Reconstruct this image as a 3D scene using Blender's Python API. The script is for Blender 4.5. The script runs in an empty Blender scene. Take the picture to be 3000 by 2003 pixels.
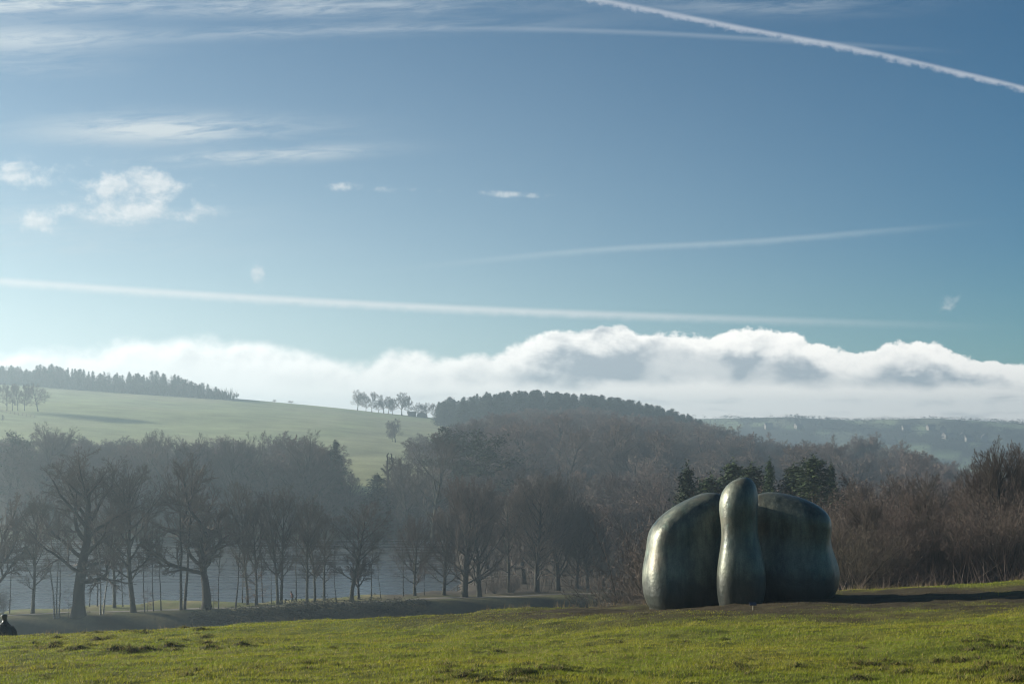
import bpy, bmesh, math, random
import numpy as np
from mathutils import Vector, Matrix

R = math.radians
scene = bpy.context.scene
COL = scene.collection
rnd = random.Random(7)
npr = np.random.default_rng(11)

# ------------------------------------------------------------------ camera
FPX = 3000.0 * 50.0 / 36.0            # focal length in photograph pixels
HOR = 1290.0                          # horizon row of the photograph
cam_d = bpy.data.cameras.new('camera')
cam_d.lens = 50.0
cam_d.sensor_width = 36.0
cam_d.shift_y = (HOR - 1001.5) / 3000.0
cam_d.clip_start = 0.1
cam_d.clip_end = 20000.0
cam = bpy.data.objects.new('camera', cam_d)
cam.rotation_euler = (R(90), 0, 0)
COL.objects.link(cam)
scene.camera = cam

# ------------------------------------------------------------------ light
SUN_AZ = R(-72)                       # from +Y (view direction) towards -X (left)
SUN_EL = R(15)
EXPOSURE = 1.2
K = 2.0 ** EXPOSURE
sun_dir = Vector((math.sin(SUN_AZ) * math.cos(SUN_EL), math.cos(SUN_AZ) * math.cos(SUN_EL), math.sin(SUN_EL)))
sl = bpy.data.lights.new('sun', 'SUN')
sl.energy = 5.0
sl.angle = R(0.55)
sl.color = (1.0, 0.90, 0.74)
so = bpy.data.objects.new('sun', sl)
so.rotation_euler = (-sun_dir).to_track_quat('-Z', 'Y').to_euler()
COL.objects.link(so)
scene.view_settings.view_transform = 'Standard'
scene.view_settings.look = 'None'
scene.view_settings.gamma = 1.0
scene.view_settings.exposure = EXPOSURE
scene.view_settings.use_curve_mapping = False
scene.cycles.use_denoising = True
scene.cycles.max_bounces = 6
scene.cycles.diffuse_bounces = 2
scene.cycles.glossy_bounces = 2
scene.cycles.transmission_bounces = 2
scene.cycles.transparent_max_bounces = 8
scene.cycles.volume_bounces = 0
scene.cycles.sampling_pattern = 'BLUE_NOISE'
scene.cycles.filter_width = 1.15

# ------------------------------------------------------------------ world: Nishita sky + clouds by direction
world = bpy.data.worlds.new('World')
scene.world = world
world.use_nodes = True
WT = world.node_tree
WT.nodes.clear()

class E:
    """a float socket with arithmetic, building Math nodes"""
    tree = None
    def __init__(s, k): s.k = k
    @staticmethod
    def m(op, *a, clamp=False):
        n = E.tree.nodes.new('ShaderNodeMath'); n.operation = op; n.use_clamp = clamp
        for i, v in enumerate(a):
            if isinstance(v, E): E.tree.links.new(v.k, n.inputs[i])
            else: n.inputs[i].default_value = float(v)
        return E(n.outputs[0])
    def __add__(s, o): return E.m('ADD', s, o)
    __radd__ = __add__
    def __sub__(s, o): return E.m('SUBTRACT', s, o)
    def __rsub__(s, o): return E.m('SUBTRACT', o, s)
    def __mul__(s, o): return E.m('MULTIPLY', s, o)
    __rmul__ = __mul__
    def __truediv__(s, o): return E.m('DIVIDE', s, o)
    def abs(s): return E.m('ABSOLUTE', s)
    def clamp(s): return E.m('ADD', s, 0.0, clamp=True)

def sstep(x, a, b):
    n = E.tree.nodes.new('ShaderNodeMapRange'); n.interpolation_type = 'SMOOTHSTEP'
    E.tree.links.new(x.k, n.inputs['Value'])
    for nm, v in (('From Min', a), ('From Max', b)):
        n.inputs[nm].default_value = v
    return E(n.outputs[0])

def fcurve(x, pts, x0, x1, y0, y1):
    n = E.tree.nodes.new('ShaderNodeFloatCurve')
    c = n.mapping.curves[0]
    q = [((a - x0) / (x1 - x0), (b - y0) / (y1 - y0)) for a, b in pts]
    c.points[0].location = q[0]; c.points[1].location = q[-1]
    for p in q[1:-1]: c.points.new(*p)
    n.mapping.update()
    t = (x - x0) / (x1 - x0)
    E.tree.links.new(t.clamp().k, n.inputs['Value'])
    return E(n.outputs[0]) * (y1 - y0) + y0

def comb(a, b, c=0.0):
    n = E.tree.nodes.new('ShaderNodeCombineXYZ')
    for i, v in enumerate((a, b, c)):
        if isinstance(v, E): E.tree.links.new(v.k, n.inputs[i])
        else: n.inputs[i].default_value = v
    return n.outputs[0]

def noise(vec, scale, detail=6, rough=0.55, dist=0.0):
    n = E.tree.nodes.new('ShaderNodeTexNoise'); n.noise_dimensions = '3D'
    E.tree.links.new(vec, n.inputs['Vector'])
    n.inputs['Scale'].default_value = scale; n.inputs['Detail'].default_value = detail
    n.inputs['Roughness'].default_value = rough; n.inputs['Distortion'].default_value = dist
    return E(n.outputs[0])

def mixc(fac, a, b):
    n = E.tree.nodes.new('ShaderNodeMix'); n.data_type = 'RGBA'
    if isinstance(fac, E): E.tree.links.new(fac.k, n.inputs[0])
    else: n.inputs[0].default_value = fac
    for i, v in ((6, a), (7, b)):
        if isinstance(v, tuple): n.inputs[i].default_value = v + (1.0,)
        else: E.tree.links.new(v, n.inputs[i])
    return n.outputs[2]

def build_world():
    E.tree = WT
    tc = WT.nodes.new('ShaderNodeTexCoord')
    sx = WT.nodes.new('ShaderNodeSeparateXYZ')
    WT.links.new(tc.outputs['Generated'], sx.inputs[0])
    dx, dy, dz = E(sx.outputs[0]), E(sx.outputs[1]), E(sx.outputs[2])
    dyc = E.m('MAXIMUM', dy, 0.04)
    U = dx / dyc * (FPX / 1000) + 1.5            # sky coordinates on the tangent plane ahead
    V = (HOR / 1000) - dz / dyc * (FPX / 1000)
    ahead = sstep(dy, 0.02, 0.3)
    sky = WT.nodes.new('ShaderNodeTexSky'); sky.sky_type = 'NISHITA'
    sky.sun_disc = False; sky.sun_elevation = SUN_EL; sky.sun_rotation = SUN_AZ
    sky.altitude = 150; sky.air_density = 0.8; sky.dust_density = SKY_DUST; sky.ozone_density = 2.6
    base = WT.nodes.new('ShaderNodeVectorMath'); base.operation = 'SCALE'
    WT.links.new(sky.outputs[0], base.inputs[0]); base.inputs['Scale'].default_value = SKY_S
    col = base.outputs[0]
    hs = WT.nodes.new('ShaderNodeHueSaturation'); hs.inputs['Saturation'].default_value = SKY_SAT
    WT.links.new(col, hs.inputs['Color']); col = hs.outputs[0]
    tint = WT.nodes.new('ShaderNodeVectorMath'); tint.operation = 'MULTIPLY'
    WT.links.new(col, tint.inputs[0]); tint.inputs[1].default_value = SKY_TINT; col = tint.outputs[0]
    W = lambda r, g, b: (r / K, g / K, b / K)
    # moist air: paler low down and towards the sun
    sd = WT.nodes.new('ShaderNodeVectorMath'); sd.operation = 'DOT_PRODUCT'
    WT.links.new(tc.outputs['Generated'], sd.inputs[0]); sd.inputs[1].default_value = tuple(sun_dir)
    toward = sstep(E(sd.outputs['Value']), -0.25, 0.95)
    low = E.m('EXPONENT', E.m('MAXIMUM', dz, 0.0) * (-1 / 0.135))
    col = mixc((low * (toward * 1.6 + 0.02)).clamp(), col, W(0.86, 1.0, 1.02))
    # thin veils, cirrus and wisps: long horizontal streaks
    vs = comb(U * 0.9, V * 5.5 + U * 0.35, 0.3)
    st = noise(vs, 2.2, 7, 0.58, 0.35)
    fine = noise(comb(U * 2.0, V * 15.0 + U * 0.8, 1.7), 3.2, 9, 0.66, 0.9)
    def blob(u, v, ru, rv, tilt=0.0, p=1.0):
        a = (U - u) / ru; b = (V - v - (U - u) * tilt) / rv
        d = a * a + b * b
        return E.m('EXPONENT', d * (-p))
    ci = (blob(0.50, 0.385, 0.36, 0.035, -0.02) * 0.85 + blob(0.42, 0.36, 0.28, 0.035) * 0.4
          + blob(0.76, 0.457, 0.30, 0.020, -0.055) * 1.0
          + blob(0.05, 0.115, 0.30, 0.042) * 0.75 + blob(-0.1, 0.02, 0.5, 0.03, -0.05) * 1.1
          + blob(0.85, 0.02, 0.55, 0.028) * 0.7 + blob(2.25, 0.015, 0.35, 0.030) * 0.35
          + blob(0.05, 0.195, 0.25, 0.03) * 0.35 + blob(0.95, 0.09, 0.60, 0.018, -0.03) * 0.4
          + blob(0.1, 0.64, 0.5, 0.05) * 0.45 + blob(0.1, 0.73, 0.6, 0.03) * 0.3)
    ci = ci * sstep(st * 0.5 + fine * 0.5, 0.36, 0.60)
    col = mixc((ci * 1.0 * ahead).clamp(), col, W(0.62, 0.69, 0.73))
    # small cumulus scraps on the left
    cu = noise(comb(U * 1.0, V * 1.35, 4.2), 10.0, 10, 0.62, 0.15)
    cm = (blob(0.37, 0.545, 0.16, 0.060) + blob(0.03, 0.512, 0.10, 0.036) + blob(0.36, 0.625, 0.20, 0.028) * 0.8
          + blob(0.11, 0.655, 0.05, 0.03) * 0.9 + blob(0.76, 0.80, 0.020, 0.030) * 0.6 + blob(2.78, 0.90, 0.035, 0.03, -0.4) * 0.45
          + blob(1.00, 0.548, 0.04, 0.012) * 0.5 + blob(1.19, 0.555, 0.09, 0.010, 0.05) * 0.42 + blob(1.42, 0.566, 0.20, 0.009, 0.05) * 0.40)
    cmask = sstep(cm * 0.75 + (cu - 0.5) * 2.6, 0.12, 0.95)
    cu2 = noise(comb(U * 1.0 - 0.010, V * 1.35 - 0.012, 4.2), 10.0, 10, 0.62, 0.15)
    cl = ((cu - cu2) * 2.5 + 0.5).clamp()
    col = mixc((cmask * sstep(cm, 0.02, 0.2) * 0.8 * ahead).clamp(), col, mixc(cl, W(0.60, 0.68, 0.73), W(0.98, 0.98, 0.96)))
    # contrails
    def trail(pts, w, amp, f0, f1, g0, g1, rag=0.0, colr=(0.66, 0.72, 0.76)):
        nonlocal col
        c = fcurve(U, pts, -0.5, 3.5, -0.2, 1.3)
        d = V - c
        n2 = noise(comb(U * 1.0, V * 1.0, 7.0), 34.0, 4, 0.6, 0.2)
        low = d - (n2 - 0.42) * rag
        m = sstep(d * -1.0, w, -w * 0.2) * sstep(low * -1.0, -w * 1.5, w * 0.2)
        m = m * sstep(U, f0, f1) * sstep(U * -1.0, -g1, -g0) * amp
        m = m * (0.75 + fine * 0.5)
        col = mixc((m * ahead).clamp(), col, W(*colr))
    trail([(-0.5, -0.2), (1.55, -0.045), (1.76, 0.0), (1.95, 0.037), (2.2, 0.087), (2.5, 0.142), (2.75, 0.198), (3.0, 0.258), (3.5, 0.39)],
          0.0105, 0.95, 1.3, 1.7, 3.3, 3.5, 0.035, (0.42, 0.48, 0.57))
    trail([(-0.5, 0.19), (0.4, 0.125), (0.8, 0.094), (1.3, 0.083), (1.8, 0.092), (2.2, 0.112), (2.8, 0.152), (3.5, 0.21)],
          0.010, 0.20, 0.4, 1.6, 2.2, 2.9)
    trail([(-0.5, 0.92), (1.05, 0.80), (1.5, 0.752), (1.8, 0.727), (2.2, 0.706), (2.7, 0.665), (3.5, 0.60)],
          0.012, 0.30, 0.95, 1.9, 2.2, 3.0, 0.014, (0.62, 0.72, 0.76))
    trail([(-0.5, 0.79), (0.0, 0.822), (0.4, 0.85), (0.9, 0.880), (1.4, 0.905), (2.0, 0.927), (2.6, 0.946), (3.5, 0.97)],
          0.015, 0.75, -0.6, -0.4, 1.2, 3.1, 0.016, (0.86, 0.90, 0.90))
    # cumulus bank along the horizon
    bn = noise(comb(U * 1.0, V * 1.5, 2.2), 3.4, 9, 0.56, 0.25)
    bn2 = noise(comb(U * 1.0 - 0.05, V * 1.5 - 0.07, 2.2), 3.4, 9, 0.56, 0.25)
    top = fcurve(U, [(-0.5, 1.02), (0.0, 1.01), (0.25, 0.995), (0.45, 0.965), (0.7, 0.975), (0.9, 1.0), (1.05, 1.03), (1.2, 1.012), (1.36, 1.03), (1.5, 0.995),
                     (1.62, 0.968), (1.75, 0.955), (2.0, 0.972), (2.2, 0.955), (2.38, 0.985), (2.5, 1.022), (2.66, 0.982), (2.82, 1.012), (3.0, 1.04), (3.5, 1.0)],
                 -0.5, 3.5, 0.9, 1.1)
    edge = fcurve(U, [(-0.5, 0.055), (0.9, 0.05), (1.4, 0.026), (1.7, 0.016), (3.5, 0.015)], -0.5, 3.5, 0.0, 0.1)
    billow = noise(comb(U * 1.0, V * 1.2, 5.2), 10.0, 9, 0.58, 0.0)
    d = V - top - 0.020 + (bn - 0.5) * 0.05 + (billow - 0.5) * 0.10
    bank = E.m('DIVIDE', d + 0.012, edge)
    bank = sstep(bank, 0.0, 1.0)
    depth = V - top
    bl2 = noise(comb(U * 1.0 - 0.014, V * 1.2 - 0.018, 5.2), 10.0, 9, 0.58, 0.0)
    relief = (billow - bl2) * 1.6
    body = sstep(depth + (bn - 0.5) * 0.30 + (billow - 0.5) * 0.12, 0.03, 0.095) * sstep((V + (bn2 - 0.5) * 0.10 + (billow - 0.5) * 0.03) * -1.0, -1.142, -1.10)
    east = sstep(U, 1.15, 1.75) * 0.85 + 0.15
    puff = sstep(noise(comb(U, V * 1.3, 9.1), 4.6, 7, 0.55, 0.3), 0.36, 0.60)
    grey = (body * east * (0.50 + puff * 0.60) - relief * 0.7 * sstep(depth, -0.02, 0.02) * sstep(depth * -1.0, -0.14, -0.06)).clamp()
    # thin grey rolls low over the horizon
    roll = sstep(noise(comb(U * 1.0, V * 5.0, 3.3), 4.5, 6, 0.55, 0.3), 0.50, 0.68) * sstep(V, 1.14, 1.17) * 0.5
    white = mixc(sstep(U, 0.2, 2.2), W(1.35, 1.35, 1.30), W(1.50, 1.45, 1.36))
    bc = mixc((grey * 1.1 + roll).clamp(), white, W(0.46, 0.53, 0.59))
    # the bank goes right round the horizon
    col = mixc(bank, col, bc)
    bg = WT.nodes.new('ShaderNodeBackground'); WT.links.new(col, bg.inputs['Color'])
    bg.inputs['Strength'].default_value = 1.0
    out = WT.nodes.new('ShaderNodeOutputWorld'); WT.links.new(bg.outputs[0], out.inputs['Surface'])

SKY_S = 0.05
SKY_SAT = 1.7
SKY_DUST = 0.4
SKY_TINT = (0.23, 0.69, 0.64)
build_world()
world.cycles.sampling_method = 'MANUAL'
world.cycles.sample_map_resolution = 1024

# ------------------------------------------------------------------ materials
def mat(name):
    m = bpy.data.materials.new(name); m.use_nodes = True
    return m, m.node_tree, m.node_tree.nodes['Principled BSDF']

def ramp_noise(nt, scale, c0, c1, lo=0.3, hi=0.7, detail=5, coords='Object', stretch=None, rough=0.6):
    tc = nt.nodes.new('ShaderNodeTexCoord')
    src = tc.outputs[coords]
    if stretch:
        mp = nt.nodes.new('ShaderNodeMapping'); mp.inputs['Scale'].default_value = stretch
        nt.links.new(src, mp.inputs[0]); src = mp.outputs[0]
    n = nt.nodes.new('ShaderNodeTexNoise'); n.inputs['Scale'].default_value = scale
    n.inputs['Detail'].default_value = detail; n.inputs['Roughness'].default_value = rough
    nt.links.new(src, n.inputs['Vector'])
    r = nt.nodes.new('ShaderNodeValToRGB')
    r.color_ramp.elements[0].position = lo; r.color_ramp.elements[0].color = c0 + (1,)
    r.color_ramp.elements[1].position = hi; r.color_ramp.elements[1].color = c1 + (1,)
    nt.links.new(n.outputs[0], r.inputs[0])
    return r.outputs[0], n.outputs[0]

def objvary(nt, col, dv=0.35, dh=0.02):
    oi = nt.nodes.new('ShaderNodeObjectInfo')
    hs = nt.nodes.new('ShaderNodeHueSaturation')
    mr = nt.nodes.new('ShaderNodeMapRange'); mr.inputs[3].default_value = 1 - dv; mr.inputs[4].default_value = 1 + dv
    nt.links.new(oi.outputs['Random'], mr.inputs[0]); nt.links.new(mr.outputs[0], hs.inputs['Value'])
    m2 = nt.nodes.new('ShaderNodeMath'); m2.operation = 'MULTIPLY_ADD'; m2.inputs[1].default_value = 7.31; m2.inputs[2].default_value = 0
    fr = nt.nodes.new('ShaderNodeMath'); fr.operation = 'FRACT'
    nt.links.new(oi.outputs['Random'], m2.inputs[0]); nt.links.new(m2.outputs[0], fr.inputs[0])
    mh = nt.nodes.new('ShaderNodeMapRange'); mh.inputs[3].default_value = 0.5 - dh; mh.inputs[4].default_value = 0.5 + dh
    nt.links.new(fr.outputs[0], mh.inputs[0]); nt.links.new(mh.outputs[0], hs.inputs['Hue'])
    nt.links.new(col, hs.inputs['Color'])
    return hs.outputs[0]

def simple(name, c0, c1, scale=3.0, rough=0.85, vary=0.0, stretch=None, bump=0.0, spec=0.3, dh=0.015, lo=0.3, hi=0.7):
    m, nt, b = mat(name)
    c, f = ramp_noise(nt, scale, c0, c1, lo, hi, stretch=stretch)
    if vary: c = objvary(nt, c, vary, dh)
    nt.links.new(c, b.inputs['Base Color'])
    b.inputs['Roughness'].default_value = rough
    b.inputs['Specular IOR Level'].default_value = spec
    if bump:
        bp = nt.nodes.new('ShaderNodeBump'); bp.inputs['Strength'].default_value = bump; bp.inputs['Distance'].default_value = 0.05
        nt.links.new(f, bp.inputs['Height']); nt.links.new(bp.outputs[0], b.inputs['Normal'])
    return m

M = {}
M['bark'] = simple('bark', (0.011, 0.010, 0.008), (0.028, 0.026, 0.020), 1.2, 0.9, 0.2, (3, 3, 0.6))
M['green_bark'] = simple('green_bark', (0.014, 0.015, 0.010), (0.036, 0.039, 0.024), 1.2, 0.9, 0.2, (3, 3, 0.6))
M['birch'] = simple('birch_bark', (0.05, 0.045, 0.04), (0.26, 0.25, 0.22), 1.5, 0.7, 0.1, (1, 1, 2.5))
M['twig'] = simple('twig', (0.046, 0.035, 0.030), (0.086, 0.066, 0.054), 0.6, 0.8, 0.25)
M['far_twig'] = simple('far_twig', (0.085, 0.066, 0.058), (0.150, 0.118, 0.100), 0.3, 0.8, 0.30)  # paler copy of twig: sunlight on distant crowns put into the colour
M['far_red_twig'] = simple('far_red_twig', (0.092, 0.064, 0.055), (0.155, 0.112, 0.092), 0.3, 0.8, 0.30)  # paler copy of red_twig, sunlit look of distant crowns painted in
M['red_twig'] = simple('red_twig', (0.050, 0.036, 0.031), (0.088, 0.064, 0.052), 0.6, 0.8, 0.25)
M['straw_twig'] = simple('straw_twig', (0.052, 0.041, 0.031), (0.105, 0.082, 0.058), 0.6, 0.75, 0.25)
M['conifer'] = simple('conifer', (0.012, 0.024, 0.014), (0.035, 0.058, 0.028), 0.9, 0.8, 0.3)
M['pine'] = simple('pine', (0.016, 0.032, 0.015), (0.055, 0.085, 0.030), 0.9, 0.75, 0.25)
M['dead_leaf'] = simple('dead_leaf', (0.12, 0.05, 0.025), (0.24, 0.11, 0.05), 2.0, 0.8, 0.2)
M['bramble'] = simple('bramble', (0.020, 0.026, 0.012), (0.075, 0.085, 0.035), 2.0, 0.8, 0.1)
M['wood'] = simple('fence_wood', (0.10, 0.085, 0.065), (0.20, 0.17, 0.13), 2.0, 0.9, 0.15)
M['stone_wall'] = simple('pale_render', (0.17, 0.165, 0.155), (0.25, 0.24, 0.22), 0.5, 0.9, 0.1)
M['slate'] = simple('slate_roof', (0.07, 0.065, 0.065), (0.12, 0.11, 0.11), 0.5, 0.7, 0.1)
M['barn'] = simple('barn_boards', (0.07, 0.065, 0.06), (0.12, 0.11, 0.10), 0.5, 0.9)
M['path'] = simple('path_gravel', (0.13, 0.12, 0.10), (0.21, 0.195, 0.17), 0.8, 0.95)
M['skin'] = simple('skin', (0.42, 0.27, 0.20), (0.48, 0.31, 0.24), 6, 0.6)
M['coat'] = simple('rust_jacket', (0.16, 0.07, 0.055), (0.22, 0.10, 0.075), 4, 0.8)
M['trousers'] = simple('grey_green_trousers', (0.075, 0.085, 0.065), (0.10, 0.11, 0.085), 4, 0.85)
M['hair'] = simple('dark_hair', (0.03, 0.02, 0.015), (0.05, 0.035, 0.025), 8, 0.6)
M['boot'] = simple('boot', (0.02, 0.018, 0.016), (0.035, 0.03, 0.028), 8, 0.5)
M['sign'] = simple('sign_panel', (0.02, 0.025, 0.04), (0.03, 0.04, 0.06), 9, 0.25, spec=0.5)
M['post'] = simple('post_metal', (0.30, 0.27, 0.20), (0.38, 0.34, 0.26), 9, 0.5)
M['hedge_far'] = simple('far_hedge', (0.03, 0.035, 0.022), (0.07, 0.065, 0.045), 0.05, 0.95)

def bronze_mat(name, dark=1.0, metal=0.35, rough=0.34):
    m, nt, b = mat(name)
    c, f = ramp_noise(nt, 1.1, (0.020 * dark, 0.034 * dark, 0.032 * dark), (0.24 * dark, 0.25 * dark, 0.20 * dark), 0.36, 0.74, 9, stretch=(1.3, 1.3, 0.5), rough=0.66)
    def mixin(prev, fac, colr, blend='MIX', amt=1.0):
        mx = nt.nodes.new('ShaderNodeMix'); mx.data_type = 'RGBA'; mx.blend_type = blend
        if fac is None: mx.inputs[0].default_value = amt
        else:
            sc = nt.nodes.new('ShaderNodeMath'); sc.operation = 'MULTIPLY'; sc.inputs[1].default_value = amt
            nt.links.new(fac, sc.inputs[0]); nt.links.new(sc.outputs[0], mx.inputs[0])
        nt.links.new(prev, mx.inputs[6])
        if isinstance(colr, tuple): mx.inputs[7].default_value = colr + (1,)
        else: nt.links.new(colr, mx.inputs[7])
        return mx.outputs[2]
    br, _ = ramp_noise(nt, 0.9, (0, 0, 0), (1, 1, 1), 0.50, 0.72, 7)
    c = mixin(c, br, (0.15 * dark, 0.105 * dark, 0.07 * dark), amt=0.6)
    vg, _ = ramp_noise(nt, 2.3, (0, 0, 0), (1, 1, 1), 0.56, 0.70, 9, rough=0.7)
    c = mixin(c, vg, (0.10 * dark, 0.165 * dark, 0.135 * dark), amt=0.55)
    st, f3 = ramp_noise(nt, 11.0, (0.45, 0.48, 0.48), (1.25, 1.25, 1.2), 0.36, 0.66, 5, stretch=(1, 1, 0.035))
    c = mixin(c, None, st, 'MULTIPLY', 0.4)
    sk, f4 = ramp_noise(nt, 26.0, (0.55, 0.58, 0.58), (1.30, 1.30, 1.25), 0.38, 0.62, 8, rough=0.75)
    c = mixin(c, None, sk, 'MULTIPLY', 0.55)
    # rubbed, dark waxed foot with an uneven upper edge
    tc = nt.nodes.new('ShaderNodeTexCoord'); sp = nt.nodes.new('ShaderNodeSeparateXYZ'); nt.links.new(tc.outputs['Object'], sp.inputs[0])
    wn = nt.nodes.new('ShaderNodeTexNoise'); wn.inputs['Scale'].default_value = 1.6; wn.inputs['Detail'].default_value = 5; nt.links.new(tc.outputs['Object'], wn.inputs['Vector'])
    ad = nt.nodes.new('ShaderNodeMath'); ad.operation = 'MULTIPLY_ADD'; ad.inputs[1].default_value = 0.9; nt.links.new(wn.outputs[0], ad.inputs[0]); nt.links.new(sp.outputs[2], ad.inputs[2])
    wr = nt.nodes.new('ShaderNodeMapRange'); wr.inputs[1].default_value = 1.15; wr.inputs[2].default_value = 1.45; wr.inputs[3].default_value = 1.0; wr.inputs[4].default_value = 0.0
    nt.links.new(ad.outputs[0], wr.inputs[0])
    c = mixin(c, wr.outputs[0], (0.022 * dark, 0.026 * dark, 0.026 * dark), amt=0.72)
    nt.links.new(c, b.inputs['Base Color'])
    b.inputs['Metallic'].default_value = metal
    rr = nt.nodes.new('ShaderNodeMapRange'); rr.inputs[1].default_value = 0.3; rr.inputs[2].default_value = 0.7; rr.inputs[3].default_value = rough - 0.05; rr.inputs[4].default_value = rough + 0.24
    nt.links.new(f, rr.inputs[0]); nt.links.new(rr.outputs[0], b.inputs['Roughness'])
    tn = nt.nodes.new('ShaderNodeTexNoise'); tn.inputs['Scale'].default_value = 5; tn.inputs['Detail'].default_value = 10; tn.inputs['Roughness'].default_value = 0.62
    nt.links.new(tc.outputs['Object'], tn.inputs['Vector'])
    bp = nt.nodes.new('ShaderNodeBump'); bp.inputs['Strength'].default_value = 0.45; bp.inputs['Distance'].default_value = 0.05
    nt.links.new(tn.outputs[0], bp.inputs['Height']); nt.links.new(bp.outputs[0], b.inputs['Normal'])
    return m
M['bronze'] = bronze_mat('bronze_patina')
M['dark_bronze'] = bronze_mat('dark_bronze', 0.28, 0.5, 0.22)

def attr_mat(name, rough=0.9, trans=0.0, nscale=None, namp=0.25, spec=0.25, bump=0.0):
    m, nt, b = mat(name)
    a = nt.nodes.new('ShaderNodeAttribute'); a.attribute_name = 'Col'
    c = a.outputs['Color']
    if nscale:
        prev = c
        for s in nscale:
            r, f = ramp_noise(nt, s, (1 - namp,) * 3, (1 + namp,) * 3, 0.3, 0.7, 6)
            mx = nt.nodes.new('ShaderNodeMix'); mx.data_type = 'RGBA'; mx.blend_type = 'MULTIPLY'; mx.inputs[0].default_value = 1
            nt.links.new(prev, mx.inputs[6]); nt.links.new(r, mx.inputs[7]); prev = mx.outputs[2]
        c = prev
        if bump:
            bp = nt.nodes.new('ShaderNodeBump'); bp.inputs['Strength'].default_value = bump; bp.inputs['Distance'].default_value = 0.06
            nt.links.new(f, bp.inputs['Height']); nt.links.new(bp.outputs[0], b.inputs['Normal'])
    nt.links.new(c, b.inputs['Base Color'])
    b.inputs['Roughness'].default_value = rough
    b.inputs['Specular IOR Level'].default_value = spec
    if trans:
        t = nt.nodes.new('ShaderNodeBsdfTranslucent'); nt.links.new(c, t.inputs[0])
        ms = nt.nodes.new('ShaderNodeMixShader'); ms.inputs[0].default_value = trans
        nt.links.new(b.outputs[0], ms.inputs[1]); nt.links.new(t.outputs[0], ms.inputs[2])
        nt.links.new(ms.outputs[0], nt.nodes['Material Output'].inputs['Surface'])
    return m
M['ground'] = attr_mat('ground_cover', 0.95, 0, (0.07, 1.6, 14.0), 0.22, 0.15, 0.5)
M['blade'] = attr_mat('grass_blade', 0.6, 0.45, None, spec=0.2)

def water_mat():
    m, nt, b = mat('lake_water')
    b.inputs['Base Color'].default_value = (0.05, 0.055, 0.055, 1)
    b.inputs['Roughness'].default_value = 0.28
    b.inputs['Specular IOR Level'].default_value = 0.7
    c, f = ramp_noise(nt, 0.9, (0, 0, 0), (1, 1, 1), 0.2, 0.8, 6, stretch=(0.25, 1.0, 1.0))
    w2, f2 = ramp_noise(nt, 0.35, (0.16,) * 3, (0.40,) * 3, 0.35, 0.68, 6, stretch=(0.12, 1.0, 1.0), rough=0.65)
    nt.links.new(w2, b.inputs['Roughness'])
    bp = nt.nodes.new('ShaderNodeBump'); bp.inputs['Strength'].default_value = 0.6; bp.inputs['Distance'].default_value = 0.12
    nt.links.new(f, bp.inputs['Height']); nt.links.new(bp.outputs[0], b.inputs['Normal'])
    return m
M['water'] = water_mat()

# ------------------------------------------------------------------ helpers
def tag(o, label=None, cat=None, group=None, kind=None):
    for k, v in (('label', label), ('category', cat), ('group', group), ('kind', kind)):
        if v: o[k] = v
    return o

def link(name, me, parent=None, loc=None):
    o = bpy.data.objects.new(name, me); COL.objects.link(o)
    if parent: o.parent = parent
    if loc is not None: o.location = loc
    return o

def empty(name, loc, rz=0.0, sc=1.0):
    o = bpy.data.objects.new(name, None); COL.objects.link(o)
    o.location = loc; o.rotation_euler = (0, 0, rz)
    o.scale = sc if isinstance(sc, tuple) else (sc, sc, sc)
    o.empty_display_size = 0.2
    return o

def np_mesh(name, verts, faces, mats, smooth=True, fm=None, col=None):
    """faces: (n,3) or (n,4) int array"""
    me = bpy.data.meshes.new(name)
    verts = np.asarray(verts, np.float32); faces = np.asarray(faces, np.int32)
    n, k = faces.shape
    me.vertices.add(len(verts)); me.vertices.foreach_set('co', verts.ravel())
    me.loops.add(n * k); me.loops.foreach_set('vertex_index', faces.ravel())
    me.polygons.add(n)
    me.polygons.foreach_set('loop_start', np.arange(0, n * k, k, dtype=np.int32))
    me.polygons.foreach_set('use_smooth', np.full(n, smooth, bool))
    if fm is not None: me.polygons.foreach_set('material_index', np.asarray(fm, np.int32))
    for m in (mats if isinstance(mats, (list, tuple)) else [mats]): me.materials.append(m)
    if col is not None:
        a = me.color_attributes.new('Col', 'FLOAT_COLOR', 'POINT')
        c = np.ones((len(verts), 4), np.float32); c[:, :3] = col
        a.data.foreach_set('color', c.ravel())
    me.update(calc_edges=True)
    return me

def _hash(ix, iy, seed):
    h = (ix.astype(np.int64) * 374761393 + iy.astype(np.int64) * 668265263 + seed * 1442695041) & 0xffffffff
    h = ((h ^ (h >> 13)) * 1274126177) & 0xffffffff
    return ((h ^ (h >> 16)) & 0xffff) / 65535.0

def vnoise(x, y, seed=0):
    ix, iy = np.floor(x), np.floor(y)
    fx, fy = x - ix, y - iy
    fx = fx * fx * (3 - 2 * fx); fy = fy * fy * (3 - 2 * fy)
    a, b = _hash(ix, iy, seed), _hash(ix + 1, iy, seed)
    c, d = _hash(ix, iy + 1, seed), _hash(ix + 1, iy + 1, seed)
    return (a + (b - a) * fx) * (1 - fy) + (c + (d - c) * fx) * fy

def fbm(x, y, seed=0, oct=4):
    s, a, t = 0, 1.0, 0
    for i in range(oct):
        s = s + a * vnoise(x * 2 ** i, y * 2 ** i, seed + i); t += a; a *= 0.5
    return s / t

def sm(a, b, x):
    t = np.clip((x - a) / (b - a), 0, 1)
    return t * t * (3 - 2 * t)

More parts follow.
